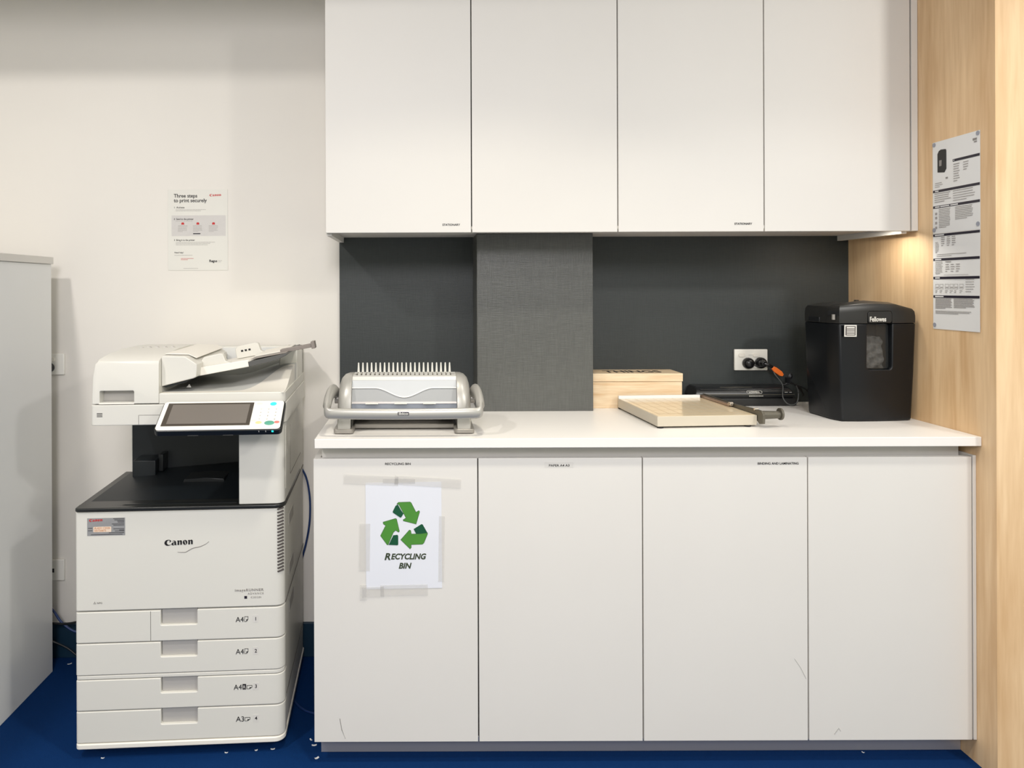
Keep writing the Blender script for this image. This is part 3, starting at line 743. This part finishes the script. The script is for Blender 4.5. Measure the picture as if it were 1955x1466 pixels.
# smoked flap: white upper field with a wavy lower edge, grey field below
def flap(name, zf0, zf1, off, mt, par, n=40):
    V = []; Fc = []
    for i in range(n + 1):
        s = -1 + 2 * i / n; x = s * .1495
        for z in (zf0(s), zf1(s)):
            y = .026 + (z - .070) / .072 * .0235
            V.append((x, y - off, z))
    N_ = len(V); V += [(a_, b_ + .0018, c_) for a_, b_, c_ in V]
    for i in range(n):
        Fc += [(2 * i, 2 * i + 2, 2 * i + 3, 2 * i + 1), (N_ + 2 * i, N_ + 2 * i + 1, N_ + 2 * i + 3, N_ + 2 * i + 2), (2 * i, N_ + 2 * i, N_ + 2 * i + 2, 2 * i + 2), (2 * i + 1, 2 * i + 3, N_ + 2 * i + 3, N_ + 2 * i + 1)]
    Fc += [(0, 1, N_ + 1, N_), (2 * n, N_ + 2 * n, N_ + 2 * n + 1, 2 * n + 1)]
    return obj(name, V, Fc, mt, par)
def wave(s):
    t = min(1, max(0, (.56 - abs(s)) / .56)); t = t * t * (3 - 2 * t)
    return .1235 - .0255 * t
fl = flap('flap', lambda s: .0835, lambda s: .1440, .002, 'cover_smoke', B)
flap('flap_upper', wave, lambda s: .1435, .0040, 'flap_white', fl)
flap('flap_edge', lambda s: wave(s) - .0012, lambda s: wave(s) + .0010, .0052, 'plastic_bright', fl)
flap('flap_base', lambda s: .0800, lambda s: .0852, .0030, 'silver_dark', fl)
m = MB()
for x in (-.092, -.010, .072): m.box(x - .018, x + .018, .020, .026, .0795, .0825)
m.build('tab', 'plastic_bright', fl)
m = MB(); hk = MB()
for i in range(22):
    x = (i - 10.5) * .01300 - .0025
    V = [(x - .0035, .128, .157), (x + .0035, .128, .157), (x + .0035, .1335, .157), (x - .0035, .1335, .157), (x - .0018, .130, .1862), (x + .0018, .130, .1862), (x + .0018, .132, .1862), (x - .0018, .132, .1862)]
    obj('tooth', V, [(0, 3, 2, 1), (4, 5, 6, 7), (0, 1, 5, 4), (1, 2, 6, 5), (2, 3, 7, 6), (3, 0, 4, 7)], 'comb_white', B, bevel=.0006)
    hk.box(x - .0014, x + .0022, .0725, .0900, .1560, .1590); hk.box(x - .0020, x + .002, .112, .116, .1570, .1592)
hk.build('hook', 'trimmer_grey', B)
m = MB().box(-.146, -.137, .08, .086, .1555, .1580).box(.137, .146, .08, .086, .1555, .1580); m.build('mark', 'ink_grey', B)
# handle: two ears and the bar
hp = catmull([(-.194, .095, .085), (-.200, .075, .106), (-.2070, .040, .113), (-.2120, .005, .100), (-.2130, -.030, .080), (-.2080, -.050, .068), (-.18, -.056, .0665), (-.10, -.058, .0655), (0, -.058, .0650), (.10, -.058, .0655), (.18, -.056, .0665), (.2080, -.050, .068), (.2130, -.030, .080), (.2120, .005, .100), (.2070, .040, .113), (.200, .075, .106), (.194, .095, .085)], 6)
def hr(t):
    d = abs(t - .5) * 2
    return (.0075 + .004 * (d > .5), .0150 if d < .45 else (.0150 + .005 * math.sin(min(1, (d - .45) / .2) * math.pi / 2)) if d < .8 else .020 - .012 * (d - .8) / .2)
V, Fc = sweep(hp, hr, 16)
hd = obj('handle', V, Fc, 'silver_paint', B, ang=70)
box('badge', -.0150, .0150, -.0668, -.0645, .0640, .0722, 'ink_navy', hd)
text('lettering', 'ibico', .0095, (-.0130, -.0671, .0652), 'text_silver', hd, bold=.03, width=.026)
for s in (-1, 1):
    MB().cyl((s * .193 if s > 0 else -.205, .088, .085), .014, .012, 'x', 24).build('pivot', 'silver_dark', B, bevel=.001)

# ------------------------------------------------------------------ wooden box
T = thing('wooden_box', 'pale pine box with a lid lettered THINGS beside the dark pillar', 'box', (.5735, 2.372, .9008))
WB, DB = .308, .117
m = MB()
m.box(0, WB, 0, .010, 0, .0895).box(0, WB, DB - .010, DB, 0, .0895).box(0, .010, .0102, DB - .0102, 0, .0895).box(WB - .010, WB, .0102, DB - .0102, 0, .0895).box(.0102, WB - .0102, .0102, DB - .0102, 0, .008)
m.build('crate', 'pine', T, bevel=.0006)
ld = MB().box(-.001, WB + .002, -.003, DB + .001, .0905, .1175).build('lid', 'pine', T, bevel=.001)
text('lettering', 'THINGS', .074, (.056, .028, .1178), 'matt_black', ld, FLAT, bold=.02, width=.196)

# ------------------------------------------------------------------ laminator
T = thing('laminator', 'low black laminator in front of the splashback under the socket', 'laminator', (.925, 2.398, .9008))
def lam(prof, name, mt, x0, x1, tap, par, **k):
    n = len(prof); V = []
    for x, s in ((x0, 1), (x1, -1)):
        for y, z in prof: V.append((x + s * tap * (z / .066) ** 1.5, y, z))
    Fc = [tuple(range(n)), tuple(n + i for i in range(n))[::-1]] + [(i, (i + 1) % n, (i + 1) % n + n, i + n) for i in range(n)]
    return obj(name, V, Fc, mt, par, **k)
W_ = .361
lam([(.004, .002), (.0, .010), (.0, .0275), (.092, .0275), (.092, .002)], 'base', 'matt_black', 0, W_, .002, T, bevel=.003)
lam([(.008, .0270), (.008, .0325), (.09, .0325), (.09, .0270)], 'feed_slot', 'cord_black', .01, W_ - .01, .0, T)
up_ = lam([(-.004, .0330), (-.004, .0410), (.006, .0560), (.018, .0620), (.034, .0660), (.080, .0660), (.092, .060), (.092, .0330)], 'cover', 'gloss_black', 0, W_, .022, T, bevel=.003, seg=3)
lam([(.004, .0572), (.0055, .0592), (.009, .0592), (.009, .0572)], 'ridge', 'gloss_black', .03, W_ - .03, 0, up_)
lam([(-.0052, .0400), (-.0052, .0418), (-.002, .0418), (-.002, .0400)], 'ridge', 'trimmer_grey', .012, W_ - .012, 0, up_)
box('ridge', .105, .215, .020, .0225, .0622, .0638, 'trimmer_grey', up_)
lg = Matrix.Translation((.156, .0004, .0475)) @ Matrix.Rotation(R(-33), 4, 'X') @ FRONT
outlines('badge', [rrect(-.0265, .0265, -.0055, .0055, .0055), rrect(-.0255, .0255, -.0046, .0046, .0046)], 'text_silver', up_, Matrix.Translation((.2140, -.0002, .0490)) @ Matrix.Rotation(R(-33), 4, 'X') @ FRONT)
text('lettering', 'LOWELL', .0082, (0, 0, 0), 'text_silver', up_, FLAT, 'CENTER', bold=.02, width=.037).data.transform(Matrix.Translation((.2140, -.0006, .0466)) @ Matrix.Rotation(R(-33), 4, 'X') @ FRONT)
m = MB()
for i in range(9): m.box(.194 + i * .0055, .198 + i * .0055, -.0048, -.0040, .0352, .0374)
box('mark', .318, .328, -.0005, .001, .0475, .0488, 'text_silver', up_); box('mark', .334, .342, -.0005, .001, .0475, .0488, 'text_silver', up_)
m.build('fine_print', 'text_silver', up_)

# ------------------------------------------------------------------ paper trimmer
G = thing('paper_trimmer', 'cream guillotine paper trimmer with a grey handle, in front of the wooden box', 'paper trimmer', (.6815, 2.0262, .9008), R(3.8))
WG, DG = .2985, .330
bd = MB().box(0, WG, 0, DG, .0055, .0345).build('base', 'trimmer_cream', G, bevel=.0012)
MB().box(.003, WG - .003, .003, DG - .003, .0345, .0352).build('board', 'trimmer_top', bd)
m = MB()
for k in range(9):
    x0 = .02 + k * .032
    m.box(x0, x0 + .0008, .03, DG - .012, .0352, .0354)
for k in range(5):
    m.box(.02, WG - .03, .04 + k * .06, .0408 + k * .06, .0352, .0354)
m.build('measuring_lines', 'trimmer_line', bd)
MB().box(.0, WG - .018, DG - .009, DG, .0348, .0455).build('paper_stop', 'cabinet_grey', G, bevel=.001)
for u, v in ((.012, .010), (.275, .010), (.012, .335), (.275, .335)):
    MB().cyl((u, v, 0), .009, .0056, n=18).build('foot', 'rubber', G)
m = MB().box(WG - .012, WG - .0015, .145, DG + .004, .0358, .0440); m.build('hinge_cover', 'hinge_brown', G, bevel=.0015)
MB().cyl((WG - .012, .140, .046), .005, .012, 'x', 16).box(WG - .012, WG - .002, .132, .148, .0400, .0480).build('screw', 'chrome', G, bevel=.0008)
# blade arm: long plate on the right edge, deeper towards the handle
m = MB().prism([(.345, .030), (.345, .046), (.13, .0455), (.02, .0500), (-.018, .0500), (-.030, .0400), (-.028, .0140), (-.010, .0100), (.02, .0280), (.13, .0330)], WG + .001, WG + .0085, 'x')
arm = m.build('blade_arm', 'trimmer_grey', G, bevel=.0012)
MB().cyl((WG + .004, -.012, .0370), .0125, .062, 'x', 24, .0105).build('handle', 'trimmer_grey', arm, bevel=.001)
MB().cyl((WG + .060, -.012, .0390), .0175, .0065, 'x', 28).build('handle_disc', 'trimmer_grey', arm, bevel=.0015)
MB().cyl((WG - .002, .012, .0500), .0035, .012, 'x', 12).build('screw', 'chrome', arm)

# ------------------------------------------------------------------ shredder
H = thing('shredder', 'black paper shredder with see-through bin window beside the wooden wall', 'shredder', (1.262, 2.118, .9008), R(4.2))
Hi = (Matrix.Translation((1.262, 2.118, .9008)) @ Matrix.Rotation(R(4.2), 4, 'Z')).inverted()
cord_mb.v = [tuple(Hi @ Vector(p)) for p in cord_mb.v]
cord_mb.build('cord', 'gloss_black', H)
# plan outlines counter-clockwise: front-left chamfer, front, right, back, left
def shp(k, dx=0):
    # k grows the outline outward
    return [(-.012 - k * .5, .045), (.008, -.001 - k), (.12, -.007 - k), (.2300 + k, .0), (.2380 + k, .012), (.2360 + k, .155), (.2250, .168), (.010, .168), (-.018 - k, .150)]
def loft(rings, name, mt, par, **kw):
    n = len(rings[0]); V = [p for r_ in rings for p in r_]
    Fc = [tuple(range(n))[::-1], tuple((len(rings) - 1) * n + i for i in range(n))]
    for j in range(len(rings) - 1): Fc += [(j * n + i, j * n + (i + 1) % n, (j + 1) * n + (i + 1) % n, (j + 1) * n + i) for i in range(n)]
    return obj(name, V, Fc, mt, par, **kw)
def sring(z, f):
    # f 0 at the base, 1 at the head
    q = [(-.001 - .012 * f, .050), (.000 - .012 * f, .032), (.010 - .010 * f, .001 - .004 * f), (.06, -.005 - .006 * f), (.12, -.007 - .006 * f), (.18, -.005 - .006 * f), (.229 + .012 * f, -.001 - .004 * f), (.2380 + .014 * f, .010), (.2365 + .013 * f, .150), (.226, .160), (.008, .160), (.002 - .014 * f, .148)]
    return [(x, y, z) for x, y in q]
bn = loft([sring(.002, -.1), sring(.010, 0), sring(.15, .55), sring(.2970, .97)], 'bin', 'shredder_bin', H, bevel=.004, seg=3)
cut(bn, MB().prism(rrect(.083, .162, .158, .330, .010), -.05, .060, 'y'))
# head with arched top
def hring(dz, ins, f=1.0):
    q = sring(0, f); out = []
    for x, y, _ in q:
        t = (x - .115) / .135
        z = .358 - .010 * t * t - .012 * max(0, t) ** 6 + dz
        out.append((.115 + (x - .115) * (1 - ins), .078 + (y - .078) * (1 - ins * 1.4), z))
    return out
rings = [sring(.2980, .97), [(x, y, .308) for x, y, z in sring(0, 1)], hring(-.022, 0), hring(-.008, .012), hring(0, .05), hring(.006, .20), hring(.008, .5)]
head = loft(rings, 'head', 'shredder_head', H, bevel=.002, ang=50)
cut(head, MB().prism(rrect(.083, .162, .20, .335, .010), -.05, .020, 'y'))
# window recess
wn = MB().prism(rrect(.0845, .1605, .1595, .2960, .009), .004, .0065, 'y').build('window', 'window_smoke', H)
box('window_back', .084, .161, .056, .0595, .159, .2965, 'window_cavity', H)
V = []; Fc = []; n1, n2 = 14, 20
for j in range(n2 + 1):
    for i in range(n1 + 1):
        x = .0855 + .070 * i / n1; z = .160 + .100 * j / n2
        z2 = z if j < n2 else z - .004 * math.sin(i * 1.3) - .010 * (i / n1)
        V.append((x, .018 + .003 * math.sin(i * .9 + j * .7) + .003 * math.cos(j * 1.1 - i * .6) + .012 * (j / n2) ** 2, z2))
N_ = len(V); V += [(a_, .055, c_) for a_, b_, c_ in V]
for j in range(n2):
    for i in range(n1):
        a_ = j * (n1 + 1) + i; Fc += [(a_, a_ + 1, a_ + n1 + 2, a_ + n1 + 1), (N_ + a_, N_ + a_ + n1 + 1, N_ + a_ + n1 + 2, N_ + a_ + 1)]
for i in range(n1):
    a_ = n2 * (n1 + 1) + i; Fc += [(a_, a_ + 1, N_ + a_ + 1, N_ + a_), (i, N_ + i, N_ + i + 1, i + 1)]
sh = obj('paper_shreds', V, Fc, 'paper_shreds', H); sh['label'] = 'grey white shredded paper behind the bin window'
text('logo', 'Fellowes', .0200, (.0885, -.0132, .3040), 'text_silver', H, bold=.025, width=.052)
MB().prism(rrect(.0845, .1605, .2990, .3340, .008), -.0125, .018, 'y').build('logo_plate', 'shredder_head', H, bevel=.001)
lb = box('sticker', 0, .0360, -.0010, .0, .2585, .2940, 'text_silver', H); lb.location = (.0105, -.0036, 0); lb.rotation_euler = (R(1.5), 0, R(-7.5))
box('sticker_panel', .0035, .0325, -.0016, -.0008, .2625, .2905, 'plastic_seam', lb)
m = MB()
for z in (.2650, .2695, .2740, .2785): m.box(.0065, .0295, -.0021, -.0014, z, z + .0022)
m.box(.0065, .0295, -.0021, -.0014, .2835, .2880)
m.build('fine_print', 'text_silver', lb)
# carrying recess on the left and its handle slot
Ml = Matrix.Translation((-.0335, .098, 0)) @ Matrix.Rotation(R(90 + 5), 4, 'Z')
box('carry_handle', -.0150, -.0100, .070, .125, .2990, .3150, 'cord_black', H, bevel=.002)
MB().prism([(-.0142, .030), (-.0012, -.0040), (.003, -.001), (-.009, .034)], .322, .336, 'z').build('latch_pocket', 'cord_black', H)
MB().cyl((-.010, .0100, .3090), .005, .016, 'z', 12).build('latch', 'silver_dark', H)
m = MB().box(.070, .190, .055, .062, .3555, .3600); m.build('paper_slot', 'cord_black', head)
MB().box(.060, .168, .030, .046, .3470, .3590).build('switch_panel', 'silver_dark', head, bevel=.002)
MB().box(.120, .131, .090, .100, .357, .3670).build('switch', 'plug_black', head, bevel=.001)

# ------------------------------------------------------------------ notices
def sheet_bars(m, rng, x0, x1, z0, z1, pitch, h, y, indent=0, last=.6):
    z = z1
    while z - h > z0:
        e = x1 - (x1 - x0) * rng.random() * .15
        if z - pitch - h <= z0: e = x0 + (x1 - x0) * last
        x = x0
        while x < e - .002:
            w_ = min(e - x, .003 + rng.random() * .007); m.box(x, x + w_, y - .0002, y + .0003, z - h, z); x += w_ + .0009
        z -= pitch
# Three-steps poster
W0, H0 = .2135, .2885
T = thing('wall_poster', 'laminated printing instructions poster headed Three steps to print securely', 'poster', (-.9050, 2.4995, 1.3765))
st = MB().box(0, W0, -.0012, 0, 0, H0).build('sheet', 'laminated', T)
PY = -.0014
text('heading', 'Three steps\nto print securely', .0180, (.0215, PY, .2600), 'ink_black', T, bold=.018, width=.118, line=.92)
logotype('logo', .0410, (.1490, PY, .2640), 'ink_red', T)
rng = random.Random(3)
text('subheading', '1  Activate', .0088, (.0215, PY, .2215), 'ink_black', T, bold=.01, width=.036)
box('grey_panel', .0130, .2060, PY - .0001, PY + .0003, .1225, .1960, 'ink_lightgrey', T)
text('subheading', '2  Send to the printer', .0088, (.0215, PY - .0004, .1800), 'ink_black', T, bold=.01, width=.070)
text('subheading', '3  Bring it to the printer', .0088, (.0215, PY, .1050), 'ink_black', T, bold=.01, width=.074)
text('subheading', 'Need help?', .0075, (.0230, PY, .0610), 'ink_black', T, bold=.01, width=.032)
text('logo', 'Regus', .0125, (.1470, PY, .0290), 'ink_black', T, bold=.03, width=.028)
m = MB()
for a_, b_, z0, z1 in ((.028, .140, .2080, .2175), (.028, .102, .1720, .1765), (.028, .170, .0880, .1010), (.023, .103, .0500, .0545), (.179, .194, .0290, .0350), (.055, .120, .0050, .0075)):
    sheet_bars(m, rng, a_, b_, z0, z1, .0046, .0013, PY, last=.8)
for cx in (.053, .107, .163):
    sheet_bars(m, rng, cx - .017, cx + .017, .1350, .1600, .0042, .0012, PY - .0003, last=.5)
m.build('fine_print', 'ink_print', T)
box('band', .090, .116, PY - .0005, PY, .1290, .1325, 'ink_navy', T)
m = MB()
for cx in (.053, .107, .163): m.prism([(cx - .005, .163), (cx + .005, .163), (cx + .005, .168), (cx + .003, .171), (cx - .003, .171), (cx - .005, .168)], PY - .0006, PY, 'y')
m.build('icon', 'ink_red', T)
m = MB(); sheet_bars(m, rng, .046, .098, .0330, .0430, .0045, .0014, PY, last=.5); m.build('red_print', 'ink_red', T)
# recycling sign
T = thing('recycling_sign', 'white sheet with green recycling arrows taped to the leftmost base cabinet door', 'sign', (-.1560, YL - .0004, .4850))
st = MB().prism([(.001, .0), (.2095, .003), (.2080, .2945), (.0, .2915)], -.0008, 0, 'y').build('sheet', 'paper_cool', T)
def px(x, y):   # print laid out on the sheet, sheet millimetres from its lower left corner
    return ((x - 283) * .2085 / 707, (1297 - y) * .2085 / 707)
Ms = Matrix.Translation((0, -.0010, 0)) @ FRONT
def poly(P_): return [px(*p) for p in P_]
A1 = [(590, 490), (697, 487), (707, 494), (752, 583), (779, 568), (786, 578), (752, 692), (635, 662), (633, 652), (660, 635), (612, 545), (592, 508), (575, 505)]
D1 = [(583, 508), (612, 560), (636, 595), (614, 630), (604, 630), (538, 585), (536, 575), (562, 522)]
A2 = [(447, 673), (562, 640), (571, 645), (597, 758), (590, 767), (562, 750), (540, 770), (492, 884), (483, 884), (422, 800), (470, 705), (448, 690)]
D2 = [(497, 884), (540, 795), (578, 791), (586, 800), (586, 882), (578, 888)]
A3 = [(858, 775), (858, 787), (824, 868), (810, 880), (706, 883), (706, 912), (695, 922), (610, 838), (690, 748), (702, 752), (708, 785), (790, 783)]
D3 = [(730, 738), (803, 692), (814, 696), (857, 772), (790, 781), (752, 781)]
outlines('arrow_outline', [poly(a_) for a_ in (A1, A2, A3)], 'green_outline', T, Ms, .0002, .0007)
outlines('arrow', [poly(a_) for a_ in (A1, A2, A3)], 'green_light', T, Matrix.Translation((0, -.0003, 0)) @ Ms, .0002, -.0004)
outlines('arrow_fold', [poly(a_) for a_ in (D1, D2, D3)], 'green_dark', T, Matrix.Translation((0, -.0006, 0)) @ Ms)
x_, z_ = px(455, 1023)
text('lettering', 'R', .0255, (x_, -.0012, z_), 'ink_olive', T, bold=.035, shear=.25, width=.0165)
x_, z_ = px(517, 1018)
text('lettering', 'ECYCLING', .0215, (x_, -.0012, z_), 'ink_olive', T, bold=.035, shear=.25, width=.0965)
x_, z_ = px(588, 1104)
text('lettering', 'BIN', .0215, (x_, -.0012, z_), 'ink_olive', T, bold=.035, shear=.25, width=.0355)
def strip(a_, b_, c_, d_, rot, y=-.0016):
    M_ = Matrix.Translation(((a_ + b_) / 2, y, (c_ + d_) / 2)) @ Matrix.Rotation(R(rot), 4, 'Y')
    w_, h_ = (b_ - a_) / 2, (d_ - c_) / 2
    MB().box(-w_, w_, 0, .0003, -h_, h_, M_).build('tape', 'tape', T)
strip(-.060, .090, .286, .312, 2.5); strip(.080, .262, .281, .306, 3.5, -.0019); strip(.048, .136, .290, .303, 1, -.0022)
strip(-.010, .050, -.022, .006, -2); strip(.04, .170, -.018, .012, -1, -.0019); strip(-.016, .002, -.030, .012, 1, -.0022); strip(-.018, .012, .05, .18, 1); strip(.200, .216, .02, .20, 1)
# tape left hanging
# instruction sheets on the wooden wall
def page(name, label, y_left, z0, z1, w_, bands, seed, curl=0):
    """local frame: x from left to right as read, z up; sheet faces -X of the world"""
    T = thing(name, label, 'instruction sheet', (WX - .0012, y_left, z0), R(-90), 'shredder instruction sheets on the wooden wall')
    h = z1 - z0
    def dy(x, z):
        t = max(0, (x / w_ - .55) / .45); b_ = max(0, 1 - z / h)
        return -curl * t * t * b_ * (1 - .5 * b_) - .0006 * math.sin(z / h * 9) * 0
    n, q = 12, 10; V = []; Fc = []
    for i in range(n + 1):
        for k in range(q + 1):
            x = w_ * i / n; z = h * k / q; V.append((x, dy(x, z), z))
    N_ = len(V); V += [(a_, b_ + .0005, c_) for a_, b_, c_ in V]
    for i in range(n):
        for k in range(q):
            a_ = i * (q + 1) + k; b_ = a_ + q + 1
            Fc += [(a_, b_, b_ + 1, a_ + 1), (N_ + a_, N_ + a_ + 1, N_ + b_ + 1, N_ + b_)]
    for i in range(n):
        a_ = i * (q + 1); b_ = a_ + q + 1; Fc += [(a_, N_ + a_, N_ + b_, b_), (a_ + q, b_ + q, N_ + b_ + q, N_ + a_ + q)]
    for k in range(q):
        Fc += [(k, k + 1, N_ + k + 1, N_ + k), (n * (q + 1) + k, N_ + n * (q + 1) + k, N_ + n * (q + 1) + k + 1, n * (q + 1) + k + 1)]
    obj('sheet', V, Fc, 'paper', T)
    def place(m, nm, mt, off):
        o = m.build(nm, mt, T)
        for v in o.data.vertices: v.co.y += dy(v.co.x, v.co.z) - off
        return o
    return T, place, h
YP = 2.0780; WPg = .1765
rng = random.Random(11)
# upper page
T, place, h = page('instruction_sheet', 'upper white instruction sheet with a picture of a shredder, on the wooden wall', YP, 1.4655, 1.7350, WPg, None, 1)
m = MB()
def hb(m, x0, x1, zw, z0_, t=.0072): m.box(x0, x1, 0, .0002, zw - z0_ - t / 2, zw - z0_ + t / 2)
Z0 = 1.4655
for x0, z in ((.079, 1.6690), (.002, 1.5895), (.002, 1.5430)):
    m = MB(); hb(m, x0, .1755, z, Z0); place(m, 'band', 'ink_navy', .0006)
for x0, x1, z in ((.010, .024, 1.5895), (.010, .028, 1.5430), (.031, .066, 1.5430), (.070, .098, 1.5430), (.082, .085, 1.6690)):
    place(MB().box(x0, x1, 0, .0002, z - Z0 - .0016, z - Z0 + .0016), 'band_print', 'paper', .0010)
m = MB()
sheet_bars(m, rng, .082, .105, 1.605 - Z0, 1.659 - Z0, .0068, .0022, 0); sheet_bars(m, rng, .118, .138, 1.630 - Z0, 1.659 - Z0, .0068, .0022, 0)
sheet_bars(m, rng, .010, .040, 1.598 - Z0, 1.614 - Z0, .0055, .0016, 0)
sheet_bars(m, rng, .008, .072, 1.552 - Z0, 1.583 - Z0, .0060, .0020, 0); sheet_bars(m, rng, .080, .162, 1.552 - Z0, 1.583 - Z0, .0068, .0018, 0)
sheet_bars(m, rng, .025, .073, 1.478 - Z0, 1.536 - Z0, .0048, .0018, 0); sheet_bars(m, rng, .088, .158, 1.497 - Z0, 1.536 - Z0, .0048, .0018, 0)
for z in (1.52, 1.508, 1.493, 1.479): m.box(.010, .018, 0, .0002, z - Z0, z - Z0 + .007)
place(m, 'fine_print', 'ink_print', .0008)
m = MB(); m.box(.152, .166, 0, .0002, 1.7105 - Z0, 1.7165 - Z0); m.box(.156, .166, 0, .0002, 1.7050 - Z0, 1.7080 - Z0); m.box(.052, .060, 0, .0002, 1.621 - Z0, 1.626 - Z0)
place(m, 'page_header', 'ink_grey', .0008)
m = MB().prism([(.0200, .1790), (.0200, .2330), (.0255, .2410), (.0330, .2440), (.0520, .2420), (.0545, .2380), (.0545, .1850), (.0470, .1750)], 0, .0003, 'y')
o = place(m, 'shredder_picture', 'matt_black', .0006)
m = MB().prism([(.0270, .1960), (.0270, .2130), (.0370, .2130), (.0360, .1960)], 0, .0003, 'y'); place(m, 'picture_window', 'ink_grey', .0010)
def dots(P_, T):
    for x, z in P_:
        MB().cyl((x, -.0012, z), .0062, .0005, 'y', 20).build('adhesive_dot', 'adhesive_dot', T)
dots([(.0065, .2620), (.1695, .2625), (.1690, .0150), (.006, .0105)], T)
# lower page
T, place, h = page('instruction_sheet', 'lower white instruction sheet with rows of diagrams, hanging below the shredder picture', YP, 1.1845, 1.4650, WPg, None, 2, .004)
Z0 = 1.1845
for z in (1.4600, 1.3885, 1.3345, 1.2800):
    m = MB(); hb(m, .002, .1755, z, Z0, .0070); place(m, 'band', 'ink_navy', .0006)
for x1, z in ((.045, 1.4600), (.034, 1.3885), (.028, 1.3345), (.045, 1.2800)):
    place(MB().box(.009, x1, 0, .0002, z - Z0 - .0016, z - Z0 + .0016), 'band_print', 'paper', .0010)
m = MB()
sheet_bars(m, rng, .010, .025, 1.408 - Z0, 1.440 - Z0, .0042, .0018, 0)
for x in (.034, .056, .075): sheet_bars(m, rng, x, x + .014, 1.424 - Z0, 1.454 - Z0, .0060, .0020, 0)
sheet_bars(m, rng, .016, .130, 1.394 - Z0, 1.404 - Z0, .0050, .0014, 0, last=.5)
sheet_bars(m, rng, .010, .040, 1.346 - Z0, 1.382 - Z0, .0042, .0014, 0)
sheet_bars(m, rng, .050, .090, 1.377 - Z0, 1.3825 - Z0, .0070, .0032, 0)
for x in (.050, .070, .090): sheet_bars(m, rng, x, x + .015, 1.352 - Z0, 1.374 - Z0, .0065, .0022, 0)
m.box(.044, .135, 0, .0002, 1.3425 - Z0, 1.3433 - Z0)
for x in (.010, .027, .048, .066, .083, .103):
    z_ = 1.302 - Z0
    m.box(x, x + .014, 0, .0002, z_ + .014, z_ + .0147); m.box(x, x + .014, 0, .0002, z_, z_ + .0007); m.box(x, x + .0007, 0, .0002, z_, z_ + .0147); m.box(x + .0133, x + .014, 0, .0002, z_, z_ + .0147)
    m.box(x + .002, x + .012, 0, .0002, z_ + .004, z_ + .0065)
    sheet_bars(m, rng, x, x + .012, 1.288 - Z0, 1.298 - Z0, .0045, .0014, 0)
sheet_bars(m, rng, .125, .158, 1.288 - Z0, 1.330 - Z0, .0068, .0014, 0)
sheet_bars(m, rng, .010, .077, 1.245 - Z0, 1.2745 - Z0, .0034, .0018, 0); sheet_bars(m, rng, .081, .160, 1.247 - Z0, 1.2745 - Z0, .0034, .0018, 0)
sheet_bars(m, rng, .010, .160, 1.229 - Z0, 1.239 - Z0, .0034, .0014, 0)
place(m, 'fine_print', 'ink_print', .0008)
dots([(.0065, .0120), (.1690, .0120)], T)
